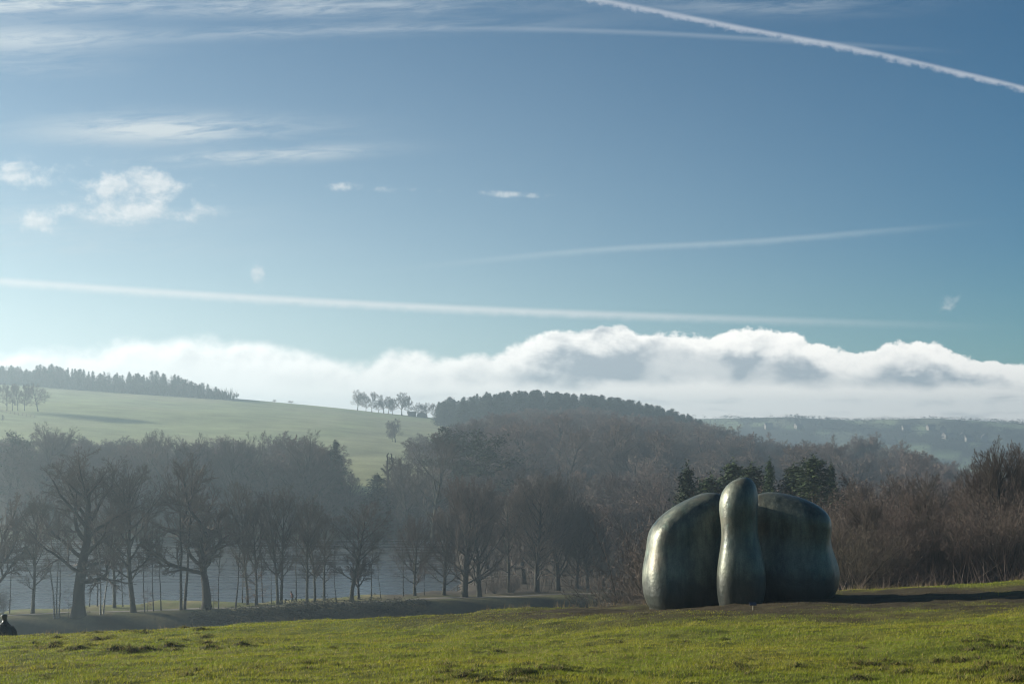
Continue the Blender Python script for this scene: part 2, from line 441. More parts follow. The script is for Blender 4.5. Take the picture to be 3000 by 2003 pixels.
# ------------------------------------------------------------------ terrain
ZR_U = [-900, -300, 130, 700, 1000, 1330, 1450, 1550, 1750, 1900, 2060, 2200, 2400, 2700, 3300, 4200]
ZR_Z = [48, 40, 34.6, 26, 20.5, 13, 19, 21.5, 18, 11, 0.5, -11, -20, -27, -32, -34]
ZF_U = [-2000, 1900, 2060, 2300, 2500, 2720, 3000, 3600, 6000]
ZF_Z = [27, 25, 25.8, 27.9, 24.1, 26.2, 20.4, 22.4, 25.8]
PLAT = -21.6
WATER_Z = -23.2

def plateau_edge(x):
    return 171.0 + 0.37 * (np.clip(x, -140, 60) + 62.0)

def terrain(x, y):
    x = np.asarray(x, float); y = np.asarray(y, float)
    yl = np.clip(y, -60, 60)
    xl = np.clip(x, -45, 45)
    lawn = -1.7 - 0.081 * yl + 0.044 * xl * np.clip(yl, 0, 60) / 42.0
    yc = 45.0 + 0.06 * np.clip(x, -18, 18)
    over = np.maximum(y - yc, 0)
    p = x / np.maximum(y, 8.0)
    w = sm(0.02, 0.20, p)
    base = np.minimum(lawn, -1.7 - 0.081 * np.minimum(yl, yc) + 0.044 * xl * np.clip(np.minimum(yl, yc), 0, 60) / 42.0)
    base = -1.7 - 0.081 * np.minimum(yl, yc) + 0.044 * xl * np.clip(np.minimum(yl, yc), 0, 60) / 42.0
    drop_l = 0.081 * over + 0.33 * (np.sqrt(over ** 2 + 6) - 2.449)
    drop_r = 0.122 * over
    near = base - (drop_l * (1 - w) + drop_r * w)
    ye = plateau_edge(x)
    rough = (fbm(x * 0.09, y * 0.09, 5) - 0.5)
    plat = PLAT - 4.6 + 4.6 * sm(-7.5, 0, y - ye + rough * 2.5) + rough * 0.8
    # lake basin
    lk = sm(0, 6, y - ye - 13 - rough * 4) * sm(0, 8, 338 - y) * sm(0, 10, (-3 - 0.05 * (y - 200)) - x + rough * 6) * sm(-300, -280, x)
    plat = plat - 4.0 * lk
    # far-side hill and ridges beyond
    u900 = 1500 + x / np.maximum(y, 335) * FPX
    zr = np.interp(u900, ZR_U, ZR_Z)
    t = np.clip((y - 338) / 562.0, 0, 1) ** 0.72
    hill = (zr - PLAT) * t
    zf = np.interp(u900, ZF_U, ZF_Z)
    g = PLAT + hill
    back = sm(905, 1150, y)
    g2 = zr + (-40 - zr) * back + (zf + 40) * sm(1180, 1690, y) ** 0.9 - 22 * sm(1700, 2000, y)
    g2 = g2 + (fbm(x * 0.006, y * 0.006, 9) - 0.5) * 8 * sm(1000, 1200, y) * (1 - sm(1600, 1690, y))
    far = np.where(y > 900, g2, g)
    far = far + (fbm(x * 0.012, y * 0.012, 3) - 0.5) * 4.0 * sm(360, 460, y) * (1 - 0.6 * sm(800, 900, y))
    z = np.where(y > 338, far - 0.0, plat)
    z = np.where((y > 320) & (y <= 338), plat, z)
    z = np.maximum(z, near)
    return z

def lawn_lumps(x, y):
    m = 1 - sm(50, 60, y)
    f = (fbm(x * 1.1, y * 1.1, 21, 4) - 0.5) * 0.13 + (fbm(x * 0.25, y * 0.25, 31, 2) - 0.5) * 0.28 + (fbm(x * 4.2, y * 4.2, 51, 2) - 0.5) * 0.07
    f = f + np.minimum(x, 0) * 0.009 * np.clip(y, 0, 60) / 45.0
    return f * m

def ground_h(x, y):
    return terrain(x, y) + lawn_lumps(np.asarray(x, float), np.asarray(y, float))

def gz(x, y): return float(ground_h(np.array([x]), np.array([y]))[0])

def gzs(x, y): return ground_h(np.asarray(x, float), np.asarray(y, float))
def px(u, Y): return (u - 1500.0) / FPX * Y
def pz(v, Y): return -(v - HOR) / FPX * Y

def hit(u, v, y0, y1, n=900):
    """where the line of sight of a photograph pixel meets the terrain between y0 and y1"""
    ys = np.linspace(y0, y1, n)
    d = pz(v, ys) - ground_h(px(u, ys), ys)
    i = int(np.argmax(d <= 0)) if (d <= 0).any() else n - 1
    return px(u, ys[i]), float(ys[i])

def mud(x, y):
    """worn earth round the sculpture"""
    fy = np.where(y < 42.5, 11.5, 5.0)
    d = ((x - 8.0) / 13.0) ** 2 + ((y - 42.5) / fy) ** 2
    return np.clip((1.0 - d) * 1.25 + (fbm(x * 0.9, y * 0.9, 77) - 0.5) * 1.3, 0, 1)

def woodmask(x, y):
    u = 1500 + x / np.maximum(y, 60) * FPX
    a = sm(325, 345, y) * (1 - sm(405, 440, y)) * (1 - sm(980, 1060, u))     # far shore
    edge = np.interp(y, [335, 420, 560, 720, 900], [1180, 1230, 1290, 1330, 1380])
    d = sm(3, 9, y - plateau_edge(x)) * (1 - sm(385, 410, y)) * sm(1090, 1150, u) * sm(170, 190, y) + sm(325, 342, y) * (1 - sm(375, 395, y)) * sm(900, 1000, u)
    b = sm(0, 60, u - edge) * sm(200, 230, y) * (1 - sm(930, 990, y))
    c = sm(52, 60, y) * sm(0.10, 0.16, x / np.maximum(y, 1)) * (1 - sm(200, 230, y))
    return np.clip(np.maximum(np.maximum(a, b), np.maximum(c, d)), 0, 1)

def ground_colour(x, y):
    n1 = fbm(x * 0.35, y * 0.35, 41); n2 = fbm(x * 2.3, y * 2.3, 61)
    c = np.zeros(x.shape + (3,))
    lawn = np.array([0.085, 0.108, 0.012]); lawn2 = np.array([0.125, 0.120, 0.020])
    c[:] = lawn
    c += (lawn2 - lawn) * (n1 * 1.4 - 0.2).clip(0, 1)[..., None]
    md = mud(x, y)[..., None]
    c = c * (1 - md) + np.array([0.042, 0.034, 0.018]) * md
    def blend(mask, colr):
        nonlocal c
        c = c * (1 - mask[..., None]) + np.array(colr) * mask[..., None]
    ye = plateau_edge(x)
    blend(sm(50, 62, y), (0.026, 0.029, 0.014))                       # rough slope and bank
    blend(sm(-1.0, 1.5, y - ye) * (1 - sm(200, 330, y) * 0), (0.15, 0.135, 0.062))
    blend(sm(1, 4, y - ye) * sm(0.45, 0.6, n1), (0.10, 0.115, 0.035))
    blend(sm(330, 345, y), (0.285, 0.335, 0.155))                     # hill pasture
    blend(sm(345, 400, y) * sm(0.4, 0.65, fbm(x * 0.02, y * 0.008, 17)), (0.33, 0.345, 0.18))
    # far valley: patchwork
    far = sm(950, 1050, y)
    blend(far, (0.045, 0.052, 0.035))
    cell = vnoise(x * 0.016 + 3.3, y * 0.0062, 91); cell2 = vnoise(x * 0.03, y * 0.013, 93)
    blend(far * sm(0.60, 0.63, cell) * (1 - sm(1630, 1675, y)), (0.27, 0.33, 0.18))
    blend(far * sm(0.70, 0.73, cell2) * (1 - sm(1630, 1675, y)) * 0.8, (0.25, 0.27, 0.18))
    for (ua, va, vb_, wu) in ((2740, 1314, 1336, 110), (2690, 1248, 1253, 90), (2730, 1266, 1271, 60), (2280, 1243, 1249, 150), (2870, 1300, 1304, 60), (2960, 1262, 1264, 60)):
        _, ya = hit(ua, vb_, 1050, 1690, 1200); _, yb = hit(ua, va, 1050, 1690, 1200)
        uu = 1500 + x / np.maximum(y, 335) * FPX
        blend(sm(ya - 4, ya + 4, y + (uu - ua) * 0.35) * (1 - sm(yb - 4, yb + 4, y + (uu - ua) * 0.35)) * (1 - sm(wu - 6, wu + 6, np.abs(uu - ua))) * far, (0.30, 0.38, 0.20))
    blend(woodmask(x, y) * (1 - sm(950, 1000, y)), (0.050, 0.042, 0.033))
    return c

def build_ground():
    ys = np.concatenate([np.arange(-60, 10, 2.5), np.arange(10, 54, 0.145), 54 * 1.022 ** np.arange(0, 187)])
    ys = ys[ys < 2120]
    s = np.linspace(-1, 1, 421); s = np.sign(s) * np.abs(s) ** 1.35
    Y, S = np.meshgrid(ys, s, indexing='ij')
    X = S * (26 + 0.62 * np.maximum(Y, 0))
    Z = ground_h(X, Y)
    nr, nc = X.shape
    v = np.stack([X, Y, Z], -1).reshape(-1, 3)
    i = np.arange(nr - 1)[:, None] * nc + np.arange(nc - 1)[None, :]
    f = np.stack([i, i + 1, i + nc + 1, i + nc], -1).reshape(-1, 4)
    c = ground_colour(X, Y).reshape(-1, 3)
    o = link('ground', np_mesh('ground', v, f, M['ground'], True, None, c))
    tag(o, kind='structure')
build_ground()

def build_lake():
    xs = np.linspace(-320, 18, 120); ys = np.linspace(165, 345, 90)
    X, Y = np.meshgrid(xs, ys, indexing='ij')
    keep = terrain(X, Y) < WATER_Z + 1.2
    keep &= (Y > plateau_edge(X) + 3)
    v = np.stack([X, Y, np.full(X.shape, WATER_Z)], -1).reshape(-1, 3)
    n = len(ys)
    f = []
    for a in range(len(xs) - 1):
        for b in range(n - 1):
            if keep[a, b] and keep[a + 1, b] and keep[a, b + 1] and keep[a + 1, b + 1]:
                f.append((a * n + b, (a + 1) * n + b, (a + 1) * n + b + 1, a * n + b + 1))
    o = link('lake', np_mesh('lake', v, np.array(f), M['water'], True))
    tag(o, kind='structure')
build_lake()

def build_path():
    xs = np.linspace(-100, 30, 160)
    v, f = [], []
    for i, x in enumerate(xs):
        y0 = float(plateau_edge(x)) + 4.5 + 0.6 * math.sin(x * 0.07)
        for j, dy in enumerate((-0.7, -0.25, 0.25, 0.7)):
            v.append((x, y0 + dy, gz(x, y0 + dy) + 0.05 - 0.03 * abs(dy)))
            if i and j: f.append(((i - 1) * 4 + j - 1, i * 4 + j - 1, i * 4 + j, (i - 1) * 4 + j))
    tag(link('path', np_mesh('path', v, np.array(f), M['path'])), kind='structure')
build_path()

# ------------------------------------------------------------------ lawn grass
def build_grass():
    n = 560000
    yy = 1.0 / npr.uniform(1 / 52.0, 1 / 14.0, n)
    yy = np.where(npr.random(n) < 0.45, npr.uniform(14, 52, n), yy)
    xx = npr.uniform(-1, 1, n) * (0.46 * yy + 2.0)
    md = mud(xx, yy)
    keep = npr.random(n) > md * 0.72
    xx, yy, md = xx[keep], yy[keep], md[keep]; n = len(xx)
    zz = ground_h(xx, yy)
    tall = fbm(xx * 0.8, yy * 0.8, 71, 3)
    h = npr.uniform(0.020, 0.052, n) * (0.6 + 0.9 * tall) * (1 - 0.35 * md)
    wd = npr.uniform(0.003, 0.0075, n) * (0.8 + yy / 50.0)
    a = npr.uniform(0, 2 * np.pi, n)
    tx, ty = npr.normal(0, 0.55, n) * h + 0.25 * h, npr.normal(0, 0.55, n) * h
    v = np.zeros((n, 3, 3))
    ca, sa = np.cos(a) * wd, np.sin(a) * wd
    v[:, 0] = np.stack([xx - ca, yy - sa, zz - 0.012], -1)
    v[:, 1] = np.stack([xx + ca, yy + sa, zz - 0.012], -1)
    v[:, 2] = np.stack([xx + tx, yy + ty, zz + h], -1)
    g1, g2, g3 = np.array([0.150, 0.195, 0.014]), np.array([0.270, 0.245, 0.026]), np.array([0.32, 0.25, 0.10])
    r = npr.random(n); patch = fbm(xx * 0.5, yy * 0.9, 81)
    c = g1 + (g2 - g1) * np.clip(r * 0.7 + (patch - 0.5) * 1.6, 0, 1)[:, None]
    crest = sm(42, 46, yy) * (1 - sm(6, 12, np.abs(xx + 12))) * 0.4
    dry = (npr.random(n) < 0.05 + 0.25 * crest)
    c = np.where(dry[:, None], g3, c)
    mc = np.where((npr.random(n) < 0.72)[:, None], np.array([0.070, 0.050, 0.024]), np.array([0.075, 0.078, 0.022]))
    c = np.where((npr.random(n) < md)[:, None], mc, c)
    c = c * npr.uniform(0.75, 1.25, n)[:, None]
    cc = np.repeat(c[:, None, :], 3, 1)
    o = link('lawn_grass', np_mesh('lawn_grass', v.reshape(-1, 3), np.arange(3 * n).reshape(-1, 3), M['blade'], False, None, cc.reshape(-1, 3)))
    tag(o, 'short green grass covering the sunlit lawn in front of the sculpture', 'grass', kind='stuff')
build_grass()

def build_tussocks():
    """rough turf lumps and longer tufts on the lawn"""
    spots = []
    def patch(u0, u1, v0, v1, k, smin, smax):
        for _ in range(k):
            x, y = hit(rnd.uniform(u0, u1), rnd.uniform(v0, v1), 14, 50)
            spots.append((x, y, rnd.uniform(smin, smax)))
    patch(1260, 1700, 1945, 2001, 34, 0.04, 0.11)
    patch(2450, 3000, 1935, 1998, 50, 0.04, 0.12)
    patch(2050, 2250, 1945, 1975, 10, 0.05, 0.10)
    patch(60, 720, 1838, 1905, 50, 0.06, 0.18)
    patch(0, 1200, 1880, 2000, 30, 0.04, 0.09)
    patch(1200, 3000, 1850, 1960, 26, 0.04, 0.09)
    patch(2800, 3000, 1870, 1930, 8, 0.06, 0.12)
    V, F, C = [], [], []
    n0 = 0
    for x, y, s in spots:
        # a torn lump of dark turf ...
        k, rings = 9, 4
        zg = gz(x, y)
        cs = []
        for j in range(rings):
            t = j / (rings - 1)
            rr = s * (1.15 - t ** 1.5)
            for i in range(k):
                a = 2 * math.pi * i / k
                jit = rnd.uniform(0.65, 1.25)
                cs.append((x + 1.4 * rr * jit * math.cos(a), y + rr * jit * math.sin(a), zg - 0.04 + s * 0.62 * t * rnd.uniform(0.7, 1.2)))
        cs.append((x, y, zg + s * 0.55))
        for j in range(rings - 1):
            for i in range(k):
                a, b = j * k + i, j * k + (i + 1) % k
                F.append((n0 + a, n0 + b, n0 + b + k)); F.append((n0 + a, n0 + b + k, n0 + a + k))
        for i in range(k): F.append((n0 + (rings - 1) * k + i, n0 + (rings - 1) * k + (i + 1) % k, n0 + rings * k))
        V += cs; C += [(0.045, 0.042, 0.018)] * len(cs); n0 += len(cs)
        # ... with tufts of longer grass over it
        for _ in range(int(260 * s / 0.2)):
            a = rnd.uniform(0, 6.283); q = s * 1.5 * math.sqrt(rnd.random())
            bx, by = x + 1.3 * q * math.cos(a), y + q * math.sin(a)
            bz = zg + s * 0.5 * max(0, 1 - (q / (1.2 * s)) ** 2) - 0.02
            hh = rnd.uniform(0.04, 0.09) * (0.6 + s * 2.2); ww = rnd.uniform(0.004, 0.008)
            b2 = rnd.uniform(0, 6.283)
            V += [(bx - ww * math.cos(b2), by - ww * math.sin(b2), bz), (bx + ww * math.cos(b2), by + ww * math.sin(b2), bz),
                  (bx + rnd.gauss(0.02, 0.6) * hh, by + rnd.gauss(0, 0.6) * hh, bz + hh)]
            F.append((n0, n0 + 1, n0 + 2)); n0 += 3
            col = rnd.choice([(0.10, 0.13, 0.025), (0.14, 0.15, 0.035), (0.24, 0.19, 0.075), (0.08, 0.07, 0.025), (0.05, 0.06, 0.02)])
            C += [col] * 3
    o = link('tussock_grass', np_mesh('tussock_grass', V, np.array(F), M['blade'], False, None, np.array(C)))
    tag(o, 'rough dark tussocks and torn turf scattered over the lawn', 'grass', kind='stuff')
    # tall dry stalks along the crest
    us = npr.uniform(-100, 3100, 5200); ks = vnoise(us * 0.02, us * 0 + 0.5, 3) > 0.35
    mid = (us > 1350) & (us < 1930)
    ks &= npr.random(5200) < np.where(mid, 1.0, np.where(us > 2440, 0.8, 0.64))
    us, mid = us[ks], mid[ks]; n = len(us)
    Y = 46.5 + npr.uniform(-1.0, 3.5, n) + 0.1 * px(us, 46.0); X = px(us, Y); Z = gzs(X, Y)
    hh = npr.uniform(0.10, 0.36, n) * np.where(mid, 1.0, 0.7); a = npr.uniform(0, 6.28, n); ww = npr.uniform(0.003, 0.006, n)
    V = np.zeros((n, 3, 3))
    V[:, 0] = np.stack([X - ww * np.cos(a), Y - ww * np.sin(a), Z - 0.02], -1)
    V[:, 1] = np.stack([X + ww * np.cos(a), Y + ww * np.sin(a), Z - 0.02], -1)
    V[:, 2] = np.stack([X + npr.normal(0.03, 0.08, n), Y + npr.normal(0, 0.08, n), Z + hh], -1)
    C = np.array([(0.30, 0.22, 0.12), (0.24, 0.19, 0.10), (0.16, 0.14, 0.06)])[npr.integers(0, 3, n)]
    C = np.repeat(C, 3, 0); V = V.reshape(-1, 3); F = np.arange(3 * n).reshape(-1, 3)
    o = link('stalk_grass', np_mesh('stalk_grass', V, np.array(F), M['blade'], False, None, np.array(C)))
    tag(o, 'thin dry grass stalks standing along the brow of the lawn', 'grass', kind='stuff')
def vn1(u): return float(vnoise(np.array([u * 0.02]), np.array([0.5]), 3)[0])
build_tussocks()

# ------------------------------------------------------------------ tree builders
class Segs:
    def __init__(s): s.a = []                      # (p0, p1, r0, r1, level)
    def add(s, p, q, r0, r1, lvl): s.a.append((p, q, r0, r1, lvl))

def seg_mesh(name, segs, mats, matsel=None, thick=0.09):
    """tapered prisms; the finest twigs are three-sided spikes"""
    if not segs: return None
    P = np.array([s[0] for s in segs]); Q = np.array([s[1] for s in segs])
    r0 = np.array([s[2] for s in segs]); r1 = np.array([s[3] for s in segs])
    D = Q - P; L = np.linalg.norm(D, axis=1, keepdims=True) + 1e-9; D = D / L
    ref = np.where(np.abs(D[:, 2:3]) < 0.9, np.array([[0, 0, 1.0]]), np.array([[1.0, 0, 0]]))
    A = np.cross(D, ref); A /= np.linalg.norm(A, axis=1, keepdims=True) + 1e-9
    B = np.cross(D, A)
    ms = np.array([matsel(s) for s in segs]) if matsel else np.zeros(len(segs), int)
    V, F, FM = [], [], []; base = 0
    lv = np.array([s[4] for s in segs]); fin = (lv == lv.max()) & (lv >= 3)
    if fin.any():                                     # finest twigs: one slim tapering blade each
        idx = np.nonzero(fin)[0]; m = len(idx)
        th = (np.arange(m) * 2.399)[:, None]; S2 = A[idx] * np.cos(th) + B[idx] * np.sin(th)
        a0, a1 = S2 * (r0[idx] * 1.15)[:, None], S2 * (r1[idx] * 1.15)[:, None]
        V.append(np.stack([P[idx] - a0, P[idx] + a0, Q[idx] + a1, Q[idx] - a1], 1).reshape(-1, 3))
        F.append(np.arange(4 * m).reshape(-1, 4)); FM.append(ms[idx]); base = 4 * m
    for k, sel in ((7, (r0 > thick) & ~fin), (4, (r0 <= thick) & (r0 > 0.03) & ~fin), (3, (r0 <= 0.03) & ~fin)):
        idx = np.nonzero(sel)[0]
        if not len(idx): continue
        m = len(idx)
        ang = 2 * np.pi * np.arange(k) / k
        dirs = A[idx][:, None, :] * np.cos(ang)[None, :, None] + B[idx][:, None, :] * np.sin(ang)[None, :, None]
        v = np.concatenate([P[idx][:, None, :] + dirs * r0[idx][:, None, None], Q[idx][:, None, :] + dirs * r1[idx][:, None, None]], 1)
        V.append(v.reshape(-1, 3))
        o = base + np.arange(m)[:, None] * 2 * k
        i = np.arange(k); j = (i + 1) % k
        q = np.stack([o + i, o + j, o + j + k, o + i + k], -1)
        F.append(q.reshape(-1, 4)); FM.append(np.repeat(ms[idx], k)); base += m * 2 * k
    return np_mesh(name, np.concatenate(V), np.concatenate(F), mats, True, np.concatenate(FM))

def vadd(a, b, s=1.0): return (a[0] + b[0] * s, a[1] + b[1] * s, a[2] + b[2] * s)
def vnorm(a):
    l = math.sqrt(a[0] * a[0] + a[1] * a[1] + a[2] * a[2]) or 1e-9
    return (a[0] / l, a[1] / l, a[2] / l)
def side(d, ang, az):
    ref = (0, 0, 1) if abs(d[2]) < 0.95 else (1, 0, 0)
    a = vnorm((d[1] * ref[2] - d[2] * ref[1], d[2] * ref[0] - d[0] * ref[2], d[0] * ref[1] - d[1] * ref[0]))
    b = (d[1] * a[2] - d[2] * a[1], d[2] * a[0] - d[0] * a[2], d[0] * a[1] - d[1] * a[0])
    c, s = math.cos(ang), math.sin(ang)
    ca, sa = math.cos(az) * s, math.sin(az) * s
    return (d[0] * c + a[0] * ca + b[0] * sa, d[1] * c + a[1] * ca + b[1] * sa, d[2] * c + a[2] * ca + b[2] * sa)

def grow(rg, S, segs, p, d, r, L, lvl, lmax=None):
    lmax = lmax if lmax is not None else len(S['n'])
    last = lvl >= lmax
    n = 1 if last else max(2, int(L / S['seg'][min(lvl, len(S['seg']) - 1)]))
    step = L / n
    wig = S['wig'][min(lvl, len(S['wig']) - 1)]; up = S['up'][min(lvl, len(S['up']) - 1)]
    tip = S.get('tip', 0.3)
    kids = []
    if not last:
        nk = S['n'][lvl]
        nk = max(1, int(round(nk * rg.uniform(0.8, 1.2))))
        t0 = S['t0'][min(lvl, len(S['t0']) - 1)]
        for i in range(nk): kids.append(t0 + (1 - t0) * (i + rg.uniform(0.1, 0.9)) / nk)
    ki = 0; az = rg.uniform(0, 6.28)
    for i in range(n):
        d = vnorm((d[0] + rg.gauss(0, wig), d[1] + rg.gauss(0, wig), d[2] + rg.gauss(0, wig) * 0.8 + up))
        q = vadd(p, d, step)
        ra = r * (1 - (1 - tip) * (i / n)); rb = r * (1 - (1 - tip) * ((i + 1) / n))
        if lvl == 0 and i == 0: ra *= S.get('flare', 1.35)
        if last: rb = ra * 0.35
        segs.append((p, q, ra, rb, lvl))
        while ki < len(kids) and kids[ki] <= (i + 1) / n + 1e-6:
            t = kids[ki]; ki += 1
            f = t * n - i
            c = vadd(p, (q[0] - p[0], q[1] - p[1], q[2] - p[2]), min(1, max(0, f)))
            az += 2.4 + rg.uniform(-0.5, 0.5)
            a = S['ang'][min(lvl, len(S['ang']) - 1)] * rg.uniform(0.75, 1.25)
            if lvl == 0:
                t00 = S['t0'][0]; tt = (t - t00) / (1 - t00 + 1e-6)
                a *= 1.15 - 0.55 * tt
                cl = S['spread'] * S['shape'](tt) * rg.uniform(0.8, 1.12)
                cr = min(ra * 0.62, S['rl'] * (0.4 + 0.6 * S['shape'](tt)) * rg.uniform(0.7, 1.2))
            else:
                cl = L * S['lr'][min(lvl, len(S['lr']) - 1)] * (1.1 - 0.55 * t) * rg.uniform(0.7, 1.2)
                cr = ra * S.get('rr', 0.60) * rg.uniform(0.8, 1.1)
            if lvl == 1: cr *= 1.15
            cr = max(cr, S['rmin'])
            grow(rg, S, segs, c, side(d, a, az), cr, cl, lvl + 1, lmax)
        p = q
    if not last:
        grow(rg, S, segs, p, d, max(r * tip * 0.9, S['rmin']), L * 0.22, min(lvl + 2, lmax) if lvl == 0 else lvl + 1, lmax)

dome = lambda t: max(0.22, math.sqrt(max(0.0, 1 - (max(0.0, t - 0.25) / 0.78) ** 2)))
ovoid = lambda t: 0.35 + 0.65 * math.sin(math.pi * min(1, max(0, 0.12 + 0.80 * t)))
flat = lambda t: 0.8 + 0.2 * t

SPEC = {
    'oak': dict(H=16.5, r=0.72, n=[19, 8, 6, 5, 3], seg=[1.6, 1.0, 0.7, 0.5], wig=[0.05, 0.16, 0.20, 0.22, 0.2], up=[0.02, 0.05, 0.05, 0.04, 0.03],
                t0=[0.27, 0.22, 0.2], ang=[1.22, 0.75, 0.65, 0.5], spread=8.6, shape=dome, rl=0.30, lr=[0, 0.50, 0.52, 0.60, 0.85], rmin=0.010, tip=0.28),
    'fork_oak': dict(H=6.2, r=0.62, n=[6, 9, 7, 6, 5], seg=[1.0, 1.0, 0.7, 0.5], wig=[0.05, 0.17, 0.22, 0.22, 0.2], up=[0.0, 0.09, 0.05, 0.03, 0.02],
                     t0=[0.62, 0.2, 0.2], ang=[0.95, 0.72, 0.65, 0.5], spread=10.5, shape=flat, rl=0.40, lr=[0, 0.46, 0.52, 0.58, 0.85], rmin=0.010, tip=0.55),
    'ash': dict(H=15.5, r=0.34, n=[20, 7, 6, 5, 3], seg=[1.4, 1.0, 0.7, 0.5], wig=[0.04, 0.10, 0.14, 0.16, 0.16], up=[0.02, 0.10, 0.08, 0.06, 0.05],
                t0=[0.24, 0.25, 0.2], ang=[0.90, 0.58, 0.5, 0.45], spread=6.2, shape=ovoid, rl=0.14, lr=[0, 0.50, 0.52, 0.60, 0.85], rmin=0.0095, tip=0.25),
    'beech': dict(H=14.0, r=0.50, n=[30, 8, 6, 5, 3], seg=[1.2, 1.0, 0.7, 0.5], wig=[0.04, 0.07, 0.10, 0.12, 0.14], up=[0.02, 0.09, 0.06, 0.04, 0.03],
                  t0=[0.13, 0.18, 0.15], ang=[1.05, 0.50, 0.45, 0.42], spread=8.4, shape=dome, rl=0.13, lr=[0, 0.48, 0.52, 0.58, 0.85], rmin=0.0095, tip=0.25),
    'pole': dict(H=15.0, r=0.17, n=[18, 7, 6, 5], seg=[1.2, 0.8, 0.5], wig=[0.045, 0.12, 0.16, 0.18], up=[0.03, 0.09, 0.06, 0.04],
                 t0=[0.40, 0.2, 0.2], ang=[0.80, 0.55, 0.5], spread=3.3, shape=ovoid, rl=0.05, lr=[0, 0.50, 0.52, 0.55], rmin=0.0095, tip=0.22, flare=1.2),
    'sapling': dict(H=6.5, r=0.09, n=[20, 5, 4], seg=[0.7, 0.5, 0.4], wig=[0.05, 0.10, 0.14], up=[0.02, 0.01, 0.0],
                    t0=[0.12, 0.2, 0.2], ang=[1.25, 0.65, 0.65], spread=2.3, shape=dome, rl=0.03, lr=[0, 0.50, 0.52], rmin=0.009, tip=0.22),
    'far_a': dict(H=13.5, r=0.42, n=[16, 8, 7, 6], seg=[2.2, 1.6, 1.2], wig=[0.06, 0.16, 0.2, 0.2], up=[0.02, 0.07, 0.05, 0.04],
                  t0=[0.22, 0.2, 0.2], ang=[1.12, 0.72, 0.72], spread=8.2, shape=dome, rl=0.16, lr=[0, 0.52, 0.60, 0.85], rmin=0.036, tip=0.28),
    'far_b': dict(H=6.0, r=0.42, n=[7, 9, 8, 8], seg=[1.6, 1.6, 1.2], wig=[0.06, 0.16, 0.2, 0.2], up=[0.0, 0.10, 0.06, 0.04],
                  t0=[0.5, 0.2, 0.2], ang=[0.85, 0.68, 0.72], spread=10.0, shape=flat, rl=0.26, lr=[0, 0.48, 0.52, 0.6], rmin=0.036, tip=0.5),
    'far_c': dict(H=15.0, r=0.36, n=[20, 7, 6, 5], seg=[2.0, 1.6, 1.2], wig=[0.05, 0.10, 0.14, 0.14], up=[0.02, 0.10, 0.08, 0.05],
                  t0=[0.18, 0.2, 0.2], ang=[0.92, 0.60, 0.62], spread=6.6, shape=ovoid, rl=0.12, lr=[0, 0.52, 0.60, 0.85], rmin=0.030, tip=0.25),
}

TREES = {}
def tree_proto(kind, seed, bark='bark', twig='twig', one=False, trunk_lv=1, extra=None, key=None):
    S = SPEC[kind]; rg = random.Random(seed)
    segs = []
    grow(rg, S, segs, (0, 0, -0.3), (rg.gauss(0, 0.02), rg.gauss(0, 0.02), 1), S['r'], S['H'], 0)
    if extra: extra(rg, S, segs)
    top = max(s[1][2] for s in segs)
    wid = np.percentile(np.abs(np.array([s[1][0] for s in segs])), 98)
    if one:
        me = seg_mesh(kind, segs, [M[bark], M[twig]], lambda s: 0 if s[4] <= 1 else 1)
        TREES[key] = dict(one=me, H=top, W=wid)
    else:
        a = seg_mesh(kind + '_trunk', [s for s in segs if s[4] <= trunk_lv], [M[bark]])
        b = seg_mesh(kind + '_crown', [s for s in segs if s[4] > trunk_lv], [M[twig]])
        TREES[key] = dict(trunk=a, crown=b, H=top, W=wid)

tree_proto('oak', 3, key='oak')
tree_proto('fork_oak', 12, key='fork_oak')
tree_proto('ash', 5, 'green_bark', 'twig', key='ash')
tree_proto('ash', 16, 'green_bark', 'twig', key='ash2')
tree_proto('beech', 8, 'green_bark', 'red_twig', key='beech')
tree_proto('beech', 28, 'bark', 'twig', key='beech2')
tree_proto('pole', 2, 'green_bark', 'twig', key='pole')
tree_proto('pole', 9, 'birch', 'twig', key='birch')
tree_proto('pole', 19, 'bark', 'twig', key='pole2')
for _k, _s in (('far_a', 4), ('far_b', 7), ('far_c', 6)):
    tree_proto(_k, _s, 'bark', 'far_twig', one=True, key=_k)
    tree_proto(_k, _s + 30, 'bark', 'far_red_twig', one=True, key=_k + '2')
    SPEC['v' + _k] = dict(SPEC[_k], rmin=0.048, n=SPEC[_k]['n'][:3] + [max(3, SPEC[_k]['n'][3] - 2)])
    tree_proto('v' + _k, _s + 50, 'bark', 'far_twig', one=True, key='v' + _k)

def leaf_tris(rg, centres, n_each, spread, size, flatz=0.5):
    V = []
    for (c, s) in centres:
        for _ in range(n_each):
            o = (c[0] + rg.gauss(0, spread * s), c[1] + rg.gauss(0, spread * s), c[2] + rg.gauss(0, spread * s * flatz))
            l = size * rg.uniform(0.6, 1.4)
            a = rg.uniform(0, 6.28); b = rg.uniform(-0.5, 0.7)
            dv = (math.cos(a) * math.cos(b) * l, math.sin(a) * math.cos(b) * l, math.sin(b) * l)
            w = (-math.sin(a) * l * 0.3, math.cos(a) * l * 0.3, rg.uniform(-0.2, 0.2) * l)
            V += [vadd(o, w, -1), vadd(o, w), vadd(o, dv)]
    return V

